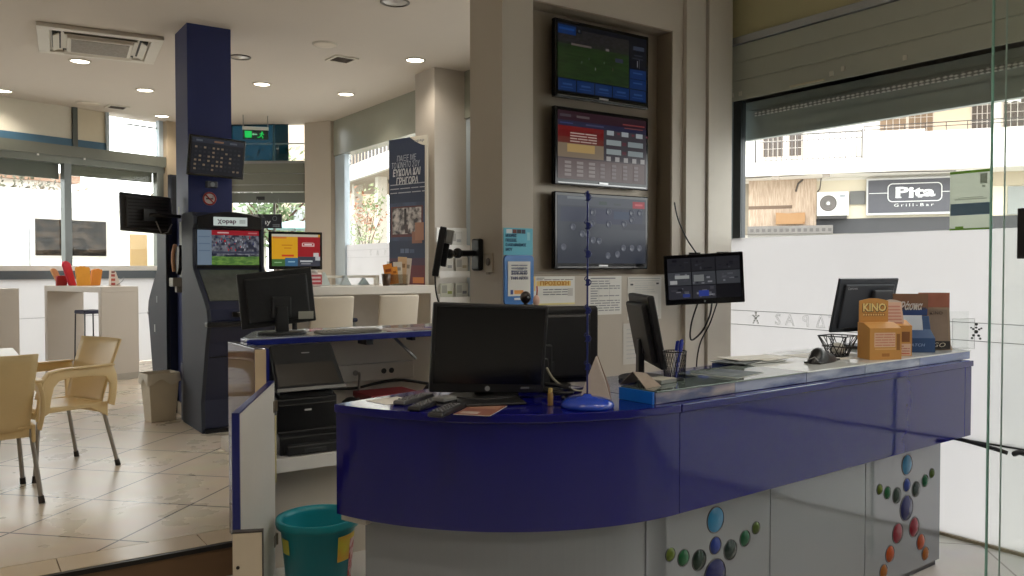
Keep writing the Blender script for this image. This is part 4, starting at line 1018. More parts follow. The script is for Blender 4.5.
bx('trunking', mat((206, 200, 188), .5), t, -0.32, 0.28, -0.03, 0, 0, 0.10, 0.004)
for x in (-0.10, 0.08, 0.13):
    MB().cyl((x, -0.034, 0.052), (x, -0.029, 0.052), 0.016, n=16).build('socket', mat((40, 38, 36) if x > 0 else (150, 146, 138), .5), t)
cable('cable', 'grey cable plugged in the power strip under the blue desk', [(1.98, 4.46, 0.85), (1.97, 4.43, 0.83), (1.965, 4.43, 0.74), (1.99, 4.44, 0.64), (2.02, 4.46, 0.56)], 0.008, mat((150, 144, 134), .5))
cable('cable', 'black cable running along under the power strip below the blue desk', [(1.80, 4.47, 0.775), (1.95, 4.46, 0.765), (2.10, 4.46, 0.785), (2.25, 4.46, 0.79), (2.45, 4.46, 0.75)], 0.009)
t = thing('storage_box', 'dark red box on the floor-level clutter under the blue desk', 'box', (2.06, 4.28, 0.1605), 0)
bx('body', mat((122, 26, 34), .5, noise=.1), t, -0.14, 0.16, -0.12, 0.12, 0, 0.57, 0.004); bx('lid', mat((134, 30, 38), .5), t, -0.145, 0.165, -0.125, 0.125, 0.57, 0.60, 0.004)
t = thing('bag', 'lumpy black bag under the blue desk beside the red box', 'bag', (2.405, 4.25, 0.1605), 0)
b = MB(); b.ball((0, 0, 0.32), 0.15, 0.14, 0.32, 12); b.ball((-.04, -.02, .56), .09, .09, .08, 8); b.build('body', mat((28, 27, 29), .6, noise=.2, scale=14), t)
b = MB(); b.tube([(-.08, -.05, .56), (-.07, -.07, .68), (.03, -.07, .69), (.05, -.05, .58)], .008, 6); b.build('handle', BLACK, t)
t = thing('power_adapter', 'black power adapter lump beside the printer under the blue desk', 'adapter', (1.75, 4.05, 0.5665), R(12))
b = MB(); b.ball((0, 0, 0.11), 0.075, 0.07, 0.11, 10); b.build('body', mat((24, 24, 26), .5), t); b = MB(); b.tube([(0.04, 0, .19), (.07, .03, .2), (.09, .06, .12), (.1, .1, .012)], .007, 6); b.build('lead', BLACK, t)

# white flap door, open towards the camera
HX, HY, FX, FY = 1.205, 3.66, 0.826, 2.90
L_ = math.hypot(FX - HX, FY - HY); DA = math.atan2(FY - HY, FX - HX)
t = thing('flap_door', 'white half-height flap door with blue edge bands standing open beside the teal bucket', 'door', (HX, HY, 0), DA)
bx('panel', mat((222, 218, 210), .45, noise=.03), t, 0.012, L_ - 0.014, -0.012, 0.012, 0.10, 0.952, 0.001)
bx('edge_band', mat((24, 33, 104), .3), t, L_ - 0.014, L_, -0.0125, 0.0125, 0.10, 0.957)
bx('edge_band', mat((24, 33, 104), .3), t, 0.012, L_, -0.0125, 0.0125, 0.952, 0.958)
for z in (0.82, 0.22):
    b = MB(); b.cyl((0.004, 0.016, z), (0.004, 0.016, z + 0.05), 0.008, n=10); b.box(0.006, 0.05, 0.0125, 0.016, z, z + 0.05); b.build('hinge', mat((120, 110, 92), .35, .7), t)
bx('strip', mat((206, 196, 150), .5), t, 0.0, 0.008, 0.012, 0.018, 0.50, 0.80)
t = thing('kick_board', 'small beige board with dark edges and one screw before the white flap door', 'board', (0.833, 2.80, 0), R(-24))
bx('board', mat((196, 182, 160), .55, noise=.05), t, -0.045, 0.05, -0.015, 0.012, 0, 0.57, 0.001)
b = MB(); b.box(-.047, .053, -.0155, .0125, .57, .575); b.box(.05, .053, -.0155, .0125, 0, .57); b.build('edge_band', mat((60, 54, 50), .5), t)
MB().cyl((-0.028, -0.018, 0.455), (-0.028, -0.015, 0.455), 0.006, n=12).build('screw', mat((40, 36, 34), .4, .4), t)

# teal bucket
t = thing('bucket', 'teal plastic bucket with yellow and red stickers standing by the flap door', 'bucket', (1.328, 3.43, 0.0), R(8))
TEAL = mat((22, 142, 156), .35, noise=.05)
MB().lathe([(0, 0.0), (.122, 0.0), (.128, .01), (.160, .36), (.176, .364), (.178, .38), (.172, .386), (.160, .384), (.154, .36), (.122, .014), (0, .012)], 48).build('body', TEAL, t)
MB().lathe([(.1605, .352), (.176, .350), (.180, .366), (.178, .384)], 48).build('rim', mat((22, 140, 150), .35), t)
def sticker(a0, a1, z0, z1, m, name='sticker'):
    b = MB()
    b.grid(lambda u, v: ((.1288 + (z0 + (z1 - z0) * v) * .0915) * math.cos(R(a0 + (a1 - a0) * u)), (.1288 + (z0 + (z1 - z0) * v) * .0915) * math.sin(R(a0 + (a1 - a0) * u)), z0 + (z1 - z0) * v), 10, 4)
    return b.build(name, m, t)
sticker(272, 316, .215, .325, noise_mat((214, 200, 60), (222, 170, 60), 9, .5))
sticker(299, 317, .12, .30, noise_mat((190, 60, 60), (220, 190, 190), 30, .5))
sticker(168, 190, .25, .315, mat((206, 200, 90), .5))

# ================================================================== BACK ROOM
ZF = 0.16
IVORY = mat((230, 205, 154), .42, noise=.04)
LEGM = mat((160, 156, 150), .35, .25)
CAPM = mat((40, 36, 34), .6)
def make_chair(loc, rz, label):
    t = thing('plastic_armchair', label, 'chair', loc, rz, 'cream plastic armchairs with metal legs')
    def back(u, v):
        x = (u - .5) * (0.40 + 0.05 * v)
        z = 0.40 + 0.43 * v
        y = 0.19 + 0.13 * v ** 1.2 - 0.035 * (1 - (2 * u - 1) ** 2) * -1 + 0.0
        y = 0.185 + 0.13 * v ** 1.2 + 0.030 * (1 - (2 * u - 1) ** 2)
        return (x, y, z)
    MB().grid(back, 12, 10).build('backrest', IVORY, t, solid=0.012)
    def seat(u, v):
        x = (u - .5) * (0.46 - 0.05 * v)
        y = -0.26 + 0.47 * v
        z = 0.435 - 0.02 * v - 0.012 * math.sin(PI * u) * math.sin(PI * v) - (0.05 * max(0, (0.12 - v) / 0.12) ** 2)
        return (x, y, z)
    MB().grid(seat, 12, 14).build('seat', IVORY, t, solid=0.014)
    b = MB()   # apron under the seat
    for (x0, x1, y0, y1) in ((-.225, -.205, -.22, .20), (.205, .225, -.22, .20)):
        b.prism([(-.24, .36), (-.16, .405), (.10, .405), (.22, .33), (.22, .43), (-.24, .43)], x0, x1, 'x')
    b.box(-.21, .21, .18, .20, .36, .43); b.box(-.21, .21, -.255, -.235, .385, .42)
    b.build('apron', IVORY, t, 0.006)
    for s in (-1, 1):
        out = [(-.252, .40), (-.25, .50), (-.225, .60), (-.17, .655), (-.10, .668), (.10, .668), (.245, .668)]
        inn = [(-.175, .42), (-.172, .50), (-.155, .565), (-.12, .60), (-.06, .612), (.08, .612), (.185, .60), (.212, .55), (.21, .47), (.205, .42)]
        rear = [(.262, .60), (.258, .52), (.252, .40)]
        b = MB()
        # band as strip between outer and inner curves
        def lerp_curve(pts, u):
            n = len(pts) - 1; q = min(int(u * n), n - 1); f = u * n - q
            return (pts[q][0] + (pts[q + 1][0] - pts[q][0]) * f, pts[q][1] + (pts[q + 1][1] - pts[q][1]) * f)
        oc = out + rear
        def band(u, v):
            p = lerp_curve(oc, u); q = lerp_curve(inn, u)
            y = p[0] + (q[0] - p[0]) * v; z = p[1] + (q[1] - p[1]) * v
            x = s * (0.238 + 0.02 * math.sin(PI * min(1, max(0, (z - .40) / .27))))
            return (x, y, z)
        b.grid(band, 40, 3)
        b.build('armrest', IVORY, t, solid=0.022, bevel=0.004)
        b = MB()
        def top(u, v):
            p = lerp_curve(out[1:], u); zz = p[1]
            x = s * (0.238 + 0.02 * math.sin(PI * min(1, max(0, (zz - .40) / .27))) + (v - .5) * 0.055)
            return (x, p[0], zz + .002)
        b.grid(top, 24, 3); b.build('arm_top', IVORY, t, solid=0.01)
    for sx in (-1, 1):
        for (y0, y1) in ((-.215, -.262), (.19, .27)):
            o = MB().cyl((sx * .205, y0, .405), (sx * .238, y1, .028), .0125, n=14).build('leg', LEGM, t)
            d = Vector((sx * .033, y1 - y0, -.377)).normalized()
            e = Vector((sx * .238, y1, .028))
            MB().cyl(e - d * .012, e + d * .0285, .0155, .0165, n=14).build('foot_cap', CAPM, o)
    return t
make_chair((0.585, 6.075, ZF), R(-66.5), 'cream plastic armchair seen from its side, with one arm loop towards the camera')
make_chair((0.165, 5.48, ZF), R(185.7), 'cream plastic armchair with its back to the camera, cut off by the photo edge')
t = thing('cafe_table', 'white square table between the cream armchairs', 'table', (-0.15, 6.57, ZF), R(0))
bx('tabletop', mat((226, 222, 212), .35, noise=.03), t, -.56, .56, -.46, .46, .695, .72, 0.006)
for sx in (-1, 1):
    for sy in (-1, 1): MB().cyl((sx * .30, sy * .28, 0), (sx * .30, sy * .28, .696), .016, n=12).build('leg', LEGM, t)

GREYW = mat((196, 188, 178), .5, noise=.03, scale=4)
def high_table(loc, label, rz):
    t = thing('bar_table', label, 'table', loc, rz, 'tall white bar tables shaped like an upside-down U')
    # local x along facade, y away from camera; front corner at origin
    bx('top', GREYW, t, 0, .45, 0, 1.30, 1.02, 1.085, 0.003)
    bx('side_panel', GREYW, t, 0, .45, 0, .065, 0, 1.02, 0.003)
    bx('side_panel', GREYW, t, 0, .45, 1.235, 1.30, 0, 1.02, 0.003)
    bx('plinth', mat((170, 164, 154), .5), t, -.002, .452, -.004, 0.0, 0, .075)
    return t
high_table((1.475, 10.42, ZF), 'tall white bar table with foam paddles on top', AA)
high_table((0.235, 10.02, ZF), 'tall white bar table cut off by the photo edge, behind the armchairs', AA)
t = thing('bar_stool', 'slim dark bar stool tucked under the tall white table', 'stool', (1.455, 11.25, ZF), AA)
t.scale = (.8, .8, 1.0)
MB().prism([(-.15, -.15), (.15, -.15), (.15, .15), (-.15, .15)], .745, .79).build('seat', mat((34, 38, 66), .5), t, 0.015)
for sx in (-1, 1):
    for sy in (-1, 1): MB().cyl((sx * .135, sy * .135, .745), (sx * .15, sy * .15, 0), .010, n=10).build('leg', DARK, t)
b = MB(); b.tube([(-.145, -.145, .25), (.145, -.145, .25), (.145, .145, .25), (-.145, .145, .25)], .008, 6, True); b.build('footrest', DARK, t)

# foam paddles and leaflet block on the tall table
def paddle(loc, rz, label, m, w, h, lean, kind=0):
    t = thing('foam_paddle', label, 'foam paddle', loc, rz, 'coloured foam paddles on the tall table')
    pts = []
    if kind == 0:
        for k in range(13): a = PI * k / 12; pts.append((w / 2 * math.cos(a), h - w / 2 + w / 2 * math.sin(a)))
        pts = [(w * .42, 0)] + pts + [(-w * .42, 0)]
    else:
        pts = [(w * .45, 0)]
        for k in range(4):
            for j in range(5):
                a = PI * j / 4; cx = w * .36 - k * w * .24
                pts.append((cx + w * .13 * math.cos(a), h * (.86 - .03 * abs(k - 1.5)) + h * .10 * math.sin(a)))
        pts.append((-w * .45, 0))
    c, s_ = math.cos(lean), math.sin(lean)
    pts = [(x * c + z * s_, -x * s_ * 0 + z * c) for x, z in pts]
    MB().prism(pts, -.018, .018, 'y').build('paddle', m, t, 0.006)
    MB().box(-w * .34, w * .34, -.024, .024, 0, .02).build('foot', m, t, 0.004)
    return t
ztt = ZF + 1.086
ORG = mat((220, 150, 40), .7, noise=.1)
def on_table(u, v): return (1.475 + u * math.cos(AA) - v * math.sin(AA), 10.42 + u * math.sin(AA) + v * math.cos(AA), ztt)
paddle(on_table(.10, 1.10), AA, 'tan rounded foam paddle leaning outermost on the tall white table', mat((206, 160, 110), .7), .085, .23, R(-24))
paddle(on_table(.14, .90), AA, 'tall crimson foam paddle on the tall white table', mat((196, 44, 66), .7, noise=.1), .105, .31, R(-16))
paddle(on_table(.20, .755), AA, 'orange scalloped foam paddle closest to the camera on the tall white table', ORG, .17, .25, R(-4), 1)
paddle(on_table(.36, .80), AA, 'darker orange scalloped foam paddle standing behind the others on the tall white table', mat((206, 128, 34), .7, noise=.1), .13, .22, R(8), 1)
paddle(on_table(.05, .99), AA, 'short dark red foam paddle low among the paddles on the tall white table', mat((150, 40, 34), .7), .13, .13, R(4), 1)
t = thing('leaflet_block', 'small wedge-shaped leaflet stand with red bands on the tall white table', 'leaflet stand', on_table(.30, .30), AA)
b = MB(); b.prism([(-.03, 0), (.09, 0), (.03, .17), (-.02, .19)], -.03, .03, 'y'); b.build('body', mat((206, 192, 180), .6), t, .002)
rects('print', t, .05, .18, -.0306, [(0, .06, 1, .22, (160, 60, 50)), (0, .34, 1, .50, (170, 70, 56)), (0, .62, .95, .78, (160, 60, 50)), (.1, .86, .9, .98, (120, 60, 50))], x0=-.03)
b = MB(); b.tube([(.04, -.032, .01), (.11, -.032, .06), (.13, -.032, .10), (.07, -.032, .08)], .003, 6); b.build('wire', GREY, t)

# betting kiosks -----------------------------------------------------------
KB = mat((30, 38, 68), .38, noise=.06); KS_ = mat((40, 46, 60), .6, noise=.05); KK = mat((20, 21, 26), .3)
def kiosk(name, label, loc, rz, w=.58):
    t = thing(name, label, 'kiosk', loc, rz, 'betting kiosks round the blue pillar')
    prof = [(.12, 0), (.14, .03), (.15, .25), (.0, .72), (-.05, .84), (-.06, .90), (-.03, .98), (.02, 1.03), (.36, 1.285), (.38, 1.32), (.38, 1.62), (.34, 1.66), (.34, 1.72), (.42, 1.755), (.70, 1.755), (.72, 1.70), (.72, 0)]
    MB().prism(prof, -w / 2 + .03, w / 2 - .03, 'x').build('body', KB, t)
    for s in (-1, 1):
        pr = [(p[0] - (.03 if p[0] < .6 else 0), p[1]) for p in prof]
        x0 = s * (w / 2 - .03); x1 = s * w / 2
        MB().prism(pr, min(x0, x1), max(x0, x1), 'x').build('side_panel', KS_, t, 0.004)
    # arched head with the lit name plate
    pts = [(-w / 2 + .03, 1.62)] + [(-w / 2 + .03 + (w - .06) * k / 12, 1.715 + .045 * math.sin(PI * k / 12)) for k in range(13)] + [(w / 2 - .03, 1.62)]
    MB().prism(pts, .305, .36, 'y').build('head', KK, t, 0.004)
    b = MB(); b.box(-.135, .135, .296, .305, 1.645, 1.715); p = b.build('name_plate', emi((196, 206, 200), .8), t)
    tx = text('lettering', '\u03c7opap', .05, mat((90, 60, 80), .5), p, (-.03, .294, 1.682), maxw=.15, bold=.0014)
    rects('print', p, .05, .03, .2955, rows(0, 0, 1, 1, 3, (120, 130, 128), .5, 2, 2), z0=1.665, x0=.07)
    b = MB(); b.box(-w / 2 + .035, w / 2 - .035, .36, .40, 1.295, 1.63); b.build('screen_bezel', KK, t)
    CROWD = noise_mat((30, 34, 52), (120, 122, 130), 26, .2, (1, 1, 1), emit=.8, lo=.42, hi=.66)
    GRASS = noise_mat((60, 96, 44), (96, 130, 60), 22, .2, (1, 1, 3), emit=.9)
    it = [(0, 0, 1, 1, (70, 76, 90)), (0, 0, .225, 1, (128, 146, 164)), (.225, .86, 1, 1, (170, 36, 48)), (.225, .24, 1, .86, CROWD), (.225, 0, 1, .25, GRASS), (.32, .91, .5, .95, (230, 190, 190)), (.82, .91, .97, .95, (200, 120, 124)),
          (.24, .33, .99, .39, (70, 74, 92)), (.45, .24, .82, .29, (40, 44, 60)), (.02, .8, .2, .82, (96, 116, 140)), (.02, .6, .2, .62, (96, 116, 140)), (.02, .4, .2, .42, (96, 116, 140))]
    rq = random.Random(6)
    for _ in range(46):
        x_ = rq.uniform(.24, .96); y_ = rq.uniform(.40, .82); it.append((x_, y_, x_ + rq.uniform(.008, .022), y_ + rq.uniform(.02, .07), rq.choice([(206, 208, 214), (186, 46, 54), (40, 52, 110), (150, 154, 166), (24, 26, 40)])))
    b = MB(); so = b.quad((-.25, .3585, 1.325), (.25, .3585, 1.325), (.25, .3585, 1.61), (-.25, .3585, 1.61)).build('screen', KK, t)
    rects('picture', so, .5, .285, .358, it, z0=1.325, em=.55)
    # slanted glass panel, slot and shelf
    T0 = Matrix.Translation((0, -.055, .955)) @ Matrix.Rotation(R(-52), 4, 'X')
    b = MB(); b.T = Matrix.Translation((0, .035, 1.041)) @ Matrix.Rotation(math.atan2(-.34, .255), 4, 'X'); b.box(-w / 2 + .05, w / 2 - .05, -.006, .004, .0, .40); b.build('slant_panel', mat((92, 96, 90), .2, noise=.3, scale=20), t)
    bx('shelf', KK, t, -w / 2 - .005, w / 2 + .005, -.10, -.02, .845, .885, 0.012)
    b = MB(); b.T = Matrix.Translation((0, -.085, .80)) @ Matrix.Rotation(R(-16), 4, 'X')
    b.box(-.09, .07, -.016, 0.06, .12, .16); b.build('ticket_slot', mat((14, 14, 16), .3), t, .004)
    bx('slot_lip', ALU, t, -.06, .05, -.09, -.07, .950, .956)
    bx('reader', mat((150, 152, 150), .35), t, .12, .20, -.09, -.04, .886, .93, .004)
    bx('lower_tray', mat((170, 168, 164), .4), t, .02, .17, .06, .16, .30, .335, .004)
    bx('seam', KK, t, -w / 2 + .04, w / 2 - .04, .03, .08, .60, .606)
    bx('blue_light', mat((40, 60, 190), .3), t, .10, .24, -.03, .05, .66, .69)
    bx('foot', KK, t, -w / 2 + .02, w / 2 - .02, .07, .70, 0, .03)
    return t
k1 = kiosk('betting_kiosk', 'dark blue betting kiosk with a lit football screen in front of the blue pillar', (1.945, 6.62, ZF), 0)
k2 = kiosk('betting_kiosk', 'dark blue betting kiosk turned sideways behind the blue pillar', (1.92, 8.54, ZF), R(180))
for k_ in (k2,):
    bx('label_sticker', mat((210, 212, 214), .5), k_, .29, .2915, .20, .24, .70, .77)
    bx('label_sticker', mat((150, 154, 160), .5), k_, .29, .2915, .30, .35, .98, 1.04)

# second screen beside the kiosk
it = [(0, 0, 1, 1, (200, 150, 40)), (0, .92, .96, 1, (196, 190, 170)), (0, .22, .53, .92, (226, 166, 34)), (.53, .30, 1, .92, (160, 34, 40)), (.0, 0, .27, .22, (70, 110, 56)), (.27, .0, .53, .26, (60, 104, 140)), (.53, 0, 1, .30, (64, 66, 76)),
      (.2, .30, .45, .36, (206, 70, 40)), (.25, .55, .4, .58, (190, 120, 30)), (.2, .64, .42, .67, (190, 120, 30)), (.02, .86, .3, .92, (206, 120, 50)), (.62, .62, .88, .65, (226, 190, 186)), (.63, .72, .86, .74, (226, 190, 186)), (.62, .65, .64, .72, (226, 190, 186)), (.86, .65, .88, .72, (226, 190, 186)), (.67, .66, .83, .70, (230, 210, 206)),
      (.58, .13, .84, .18, (196, 198, 200)), (.6, .06, .8, .09, (150, 152, 156)), (.86, .3, .97, .42, (206, 200, 196)), (.9, .18, 1, .3, (190, 190, 190)), (.05, .1, .2, .13, (150, 190, 140)), (.33, .12, .47, .15, (160, 200, 220))]
t = monitor('display_monitor', 'black monitor with a yellow and red page, on a floor post beside the lit kiosk', 'monitor', (2.50, 6.93, 1.446), R(-4), .46, .325, .05, bez=.022, chin=.03, items=it, em=.7, case=BLACKG)
b = MB(); b.cyl((0, .06, .10), (0, .06, -1.28), .022); b.build('post', DARK, t); MB().cyl((0, .06, -1.286), (0, .06, -1.262), .11, n=32).build('floor_plate', DARK, t); bx('mount', DARK, t, -.06, .06, .035, .06, .05, .22)

# board with number grid on the pillar
it = [(0, 0, 1, 1, (24, 26, 32)), (0, .86, 1, 1, (38, 42, 52)), (.08, .90, .2, .95, (80, 86, 96)), (.42, .9, .6, .95, (120, 90, 70)), (.72, .9, .86, .95, (80, 86, 96))]
rn = random.Random(21)
for r_ in range(6):
    for c_ in range(11):
        on = rn.random() < .42
        it.append((.06 + c_ * .083, .10 + r_ * .122, .105 + c_ * .083, .155 + r_ * .122, (112, 98, 82) if on else (36, 38, 44)))
t = monitor('wall_monitor', 'black monitor showing a grid of small numbers, hung high on the blue pillar', 'monitor', (1.91, 7.22, 2.225), R(10), .49, .335, .05, tilt=R(-9), roll=R(1), bez=.018, chin=.022, items=it, em=.75, case=BLACKG)
b = MB(); b.cyl((0, .045, .16), (-.03, .16, .16), .02); b.box(-.07, .03, .13, .145, .08, .24); b.build('wall_arm', DARK, t)
bx('sensor_box', mat((40, 42, 48), .4), t, -.06, .03, .03, .08, -.085, -.03, .004)
MB().cyl((-.015, .028, -.058), (-.015, .031, -.058), .02, n=16).build('sensor_eye', mat((110, 112, 116), .3), t)
t = thing('no_smoking_sign', 'round red and white no smoking sign on the blue pillar', 'sign', (1.895, 7.369, 2.055), 0)
MB().cyl((0, -.003, 0), (0, 0, 0), .058, n=32).build('disc', mat((206, 196, 190), .5), t)
b = MB(); b.lathe([(.044, 0), (.044, .0012), (.057, .0012), (.057, 0)], 36); b.v = [(x, -.003 - z, y) for x, y, z in b.v]
b.tube([(-.034, -.004, .034), (.034, -.004, -.034)], .006, 6); b.build('red_ring', mat((170, 50, 44), .5), t)
b = MB(); b.box(-.03, .02, -.0044, -.003, -.006, .006); b.box(.022, .03, -.0044, -.003, -.006, .006); b.tube([(.026, -.004, .008), (.032, -.004, .018), (.024, -.004, .026)], .002, 5); b.build('cigarette', mat((50, 44, 44), .5), t)
# monitor on the pillar's side seen from behind
t = monitor('wall_monitor', 'black monitor on an arm left of the blue pillar, its vented back to the camera', 'monitor', (1.43, 7.62, 1.76), R(180 + 14), .44, .33, .05, tilt=R(-10), roll=R(-3), case=mat((62, 62, 64), .5, noise=.1), round_=.006)
b = MB()
for k in range(9): b.box(-.17, .17, .0505, .053, .05 + k * .028, .058 + k * .028)
b.build('vent_slat', mat((22, 22, 24), .6), t)
b = MB(); b.box(-.05, .05, .05, .075, .10, .20); b.tube([(0, .07, .15), (-.10, .10, .15), (-.19, .07, .15), (-.30, .03, .15)], .016, 8); b.build('arm', DARK, t)
b = MB(); b.box(-.335, -.30, -.02, .10, .09, .24); b.build('arm_plate', mat((120, 118, 110), .4), t)
b = MB(); b.tube([(-.06, .06, .10), (-.10, .075, -.01), (-.16, .07, .01), (-.2, .06, .08)], .006, 6); b.build('lead', mat((150, 150, 150), .5), t)

# wall handset unit on the pillar's side
t = thing('ticket_reader', 'grey wall unit with a curved white and black handle on the blue pillar', 'wall unit', (1.719, 7.55, 1.30), R(-90))
bx('back_plate', mat((120, 122, 120), .4), t, -.07, .10, -.02, 0, .08, .56, .004)
MB().prism([(-.02, .10), (.03, .16), (.05, .30), (.03, .36), (-.06, .34), (-.10, .22), (-.08, .12)], -.05, .05, 'y').build('grip', mat((20, 20, 24), .3), t, .01)
b = MB(); b.tube([(-.10, -.055, .13), (-.125, -.06, .22), (-.11, -.06, .30), (-.07, -.055, .36)], .018, 8); b.build('handle', mat((206, 160, 130), .5, noise=.2), t)
bx('bracket', mat((150, 148, 140), .4), t, -.10, .04, -.10, 0, .0, .075, .004); bx('bracket_foot', mat((130, 128, 122), .4), t, -.02, .05, -.07, -.02, -.05, .0, .003)
# dark speaker behind
t = thing('wall_speaker', 'slim black speaker high on the beige pillar behind the blue pillar', 'speaker', (2.62, 12.38, 2.15), AA)
bx('cabinet', mat((26, 30, 44), .5), t, -.01, .24, -.08, .0, 0, .62, .01); bx('grille', mat((18, 20, 28), .7), t, .01, .22, -.084, -.08, .03, .59)
# bin with liner
t = bin_ = thing('waste_bin', 'off-white waste bin with a loose liner standing by the blue pillar', 'bin', (1.51, 7.53, ZF), R(8))
b = MB(); hb = .40
def ring(sx, sy, z): return [(-sx, -sy, z), (sx, -sy, z), (sx, sy, z), (-sx, sy, z)]
r0, r1, r2 = ring(.115, .095, 0), ring(.145, .125, hb), ring(.138, .118, hb); r3 = ring(.11, .09, .01)
b.add(r0 + r1 + r2 + r3, [(0, 3, 2, 1)] + [(i, (i + 1) % 4, 4 + (i + 1) % 4, 4 + i) for i in range(4)] + [(4 + i, 4 + (i + 1) % 4, 8 + (i + 1) % 4, 8 + i) for i in range(4)] + [(8 + i, 8 + (i + 1) % 4, 12 + (i + 1) % 4, 12 + i) for i in range(4)] + [(12, 13, 14, 15)])
b.build('body', mat((206, 196, 176), .5, noise=.04), t, .008)
b = MB(); rn = random.Random(5); n = 40
def lin_(u, v):
    a = 2 * PI * u; c, s_ = math.cos(a), math.sin(a)
    k = max(abs(c), abs(s_)); x, y = c / k * .15, s_ / k * .13
    f = 1 + .05 * v + .015 * math.sin(a * 9)
    return (x * f, y * f, hb + .012 - .075 * v * (1 + .35 * math.sin(a * 5 + 1)))
bin_.scale = (.88, .88, 1.0)
b.grid(lin_, n, 3); b.build('liner', mat((214, 208, 194), .6, noise=.06), t)
t = thing('plinth_box', 'small navy metal box at the foot of the blue pillar', 'box', (1.692, 7.385, ZF), R(0))
bx('body', KB, t, -.025, .015, 0, .075, .0, .48, .004); bx('lid', mat((40, 50, 96), .4), t, -.027, .017, -.002, .077, .48, .495, .003)
bx('latch', KK, t, -.02, .01, -.005, 0, .40, .44)

# bar counter along the banner window -----------------------------------
t = thing('bar_counter', 'white bar counter shaped like an upside-down U under the banner window', 'counter', (2.2, 7.37, ZF), 0)
BW = mat((222, 216, 206), .4, noise=.03)
bx('top', BW, t, .1, 1.93, 0, .86, 1.045, 1.125, .003); bx('side_panel', BW, t, 1.85, 1.93, 0, .86, 0, 1.045, .003); bx('side_panel', BW, t, .1, .18, 0, .86, 0, 1.045, .003)
bx('modesty_panel', mat((196, 190, 182), .5), t, .18, 1.85, .60, .62, .35, 1.045)
CREAM = mat((218, 208, 190), .5, noise=.03)
def stool(loc, rz, label):
    t = thing('bar_chair', label, 'bar chair', loc, rz, 'white bar chairs at the bar counter')
    def bk(u, v):
        return ((u - .5) * .39, .19 + .05 * v + .02 * (1 - (2 * u - 1) ** 2), .75 + .30 * v)
    MB().grid(bk, 10, 8).build('backrest', CREAM, t, solid=.035, bevel=.008)
    bx('seat', CREAM, t, -.19, .19, -.19, .19, .70, .745, .015)
    b = MB(); b.box(-.18, .18, .18, .215, .72, .78); b.build('back_bracket', mat((40, 44, 66), .5), t)
    for sx in (-1, 1):
        for sy in (-1, 1): MB().cyl((sx * .15, sy * .15, .70), (sx * .18, sy * .18, 0), .013, n=10).build('leg', ALU, t)
    b = MB(); b.tube([(-.165, -.165, .28), (.165, -.165, .28), (.165, .165, .28), (-.165, .165, .28)], .009, 6, True); b.build('footrest', ALU, t)
stool((2.80, 7.10, ZF), R(180), 'white bar chair just behind the desk monitor, back to the camera')
stool((3.455, 7.12, ZF), R(180), 'white bar chair in front of the banner, back to the camera')
t = thing('low_stool', 'dark-seated stool between the two white bar chairs', 'stool', (3.17, 7.72, ZF), 0)
bx('seat', mat((36, 42, 70), .5), t, -.22, .18, -.16, .16, .77, .81, .015)
for sx in (-1, 1):
    for sy in (-1, 1): MB().cyl((sx * .15, sy * .13, .77), (sx * .17, sy * .15, 0), .012, n=10).build('leg', ALU, t)

# banner and things on the bar
zb = ZF + 1.126
bl_ = Vector((3.97, 8.14, 0)); br_ = Vector((4.125, 7.56, 0)); bw_ = (br_ - bl_).length
t = thing('banner', 'tall dark blue poster banner with white lettering standing on the bar against the beige pillar', 'banner', ((bl_ + br_) / 2)[:2] + (zb,), math.atan2(br_.y - bl_.y, br_.x - bl_.x))
BH = 1.545
MB().box(-bw_ / 2, bw_ / 2, 0, .006, 0, BH).build('sheet', mat((214, 208, 196), .5), t)
nav = (38, 50, 78)
pic = noise_mat((54, 44, 48), (206, 196, 190), 7, .5, (2, 1, 2), lo=.40, hi=.62)
navn = noise_mat((34, 44, 72), (54, 70, 104), 4, .5)
it = [(0, 0, .93, 1, nav), (0, .30, .93, .56, navn), (0, .0, .93, .13, (100, 34, 44)), (0, .13, .93, .18, (70, 40, 66)), (.05, .325, .88, .535, (90, 40, 44)), (.09, .345, .84, .525, pic), (.40, .40, .46, .52, (44, 34, 36)), (.42, .35, .5, .41, (70, 50, 50)), (.60, .28, .86, .36, (150, 104, 84)), (.68, .30, .9, .42, (166, 118, 94)),
      (.3, .215, .4, .245, (96, 110, 140)), (.42, .215, .52, .245, (96, 110, 140)), (.54, .215, .66, .24, (70, 86, 116)), (.62, .01, .9, .05, (200, 120, 60))]
it += rows(.04, .615, .95, .70, 3, (176, 180, 190), .22, 14, 3)
rects('print', t, bw_, BH, -.0008, it, step=.0006)
b = MB(); n = 16
b.prism([(bw_ * .5, BH), (bw_ * .06, BH)] + [(bw_ * .06 + bw_ * .44 * k / n, BH - .105 * math.sin(PI / 2 * k / n) ** 1) for k in range(n + 1)], -.0058, -.0045, 'y'); b.build('corner_tab', mat((220, 214, 200), .5), t)
text('lettering', 'opap', .045, mat((120, 124, 130), .5), t, (bw_ * .30, -.0068, BH - .045), maxw=.15)
WHT = mat((206, 208, 214), .5); LTB = mat((176, 182, 196), .5)
text('lettering', '\u03a0\u0391\u0399\u039e\u0395 \u039c\u0395', .085, LTB, t, (-.02, -.006, BH - .215), maxw=.30, shear=.15)
text('lettering', '\u03a4\u039f \u039a\u0399\u039d\u0397\u03a4\u039f \u03a3\u039f\u03a5', .085, LTB, t, (-.035, -.006, BH - .285), maxw=.44, shear=.15)
text('lettering', '\u0395\u03a5\u039a\u039f\u039b\u0391 \u039a\u0391\u0399', .10, WHT, t, (-.02, -.006, BH - .365), maxw=.43, bold=.003, shear=.15)
text('lettering', '\u0393\u03a1\u0397\u0393\u039f\u03a1\u0391', .10, WHT, t, (-.01, -.006, BH - .455), maxw=.34, bold=.003, shear=.15)

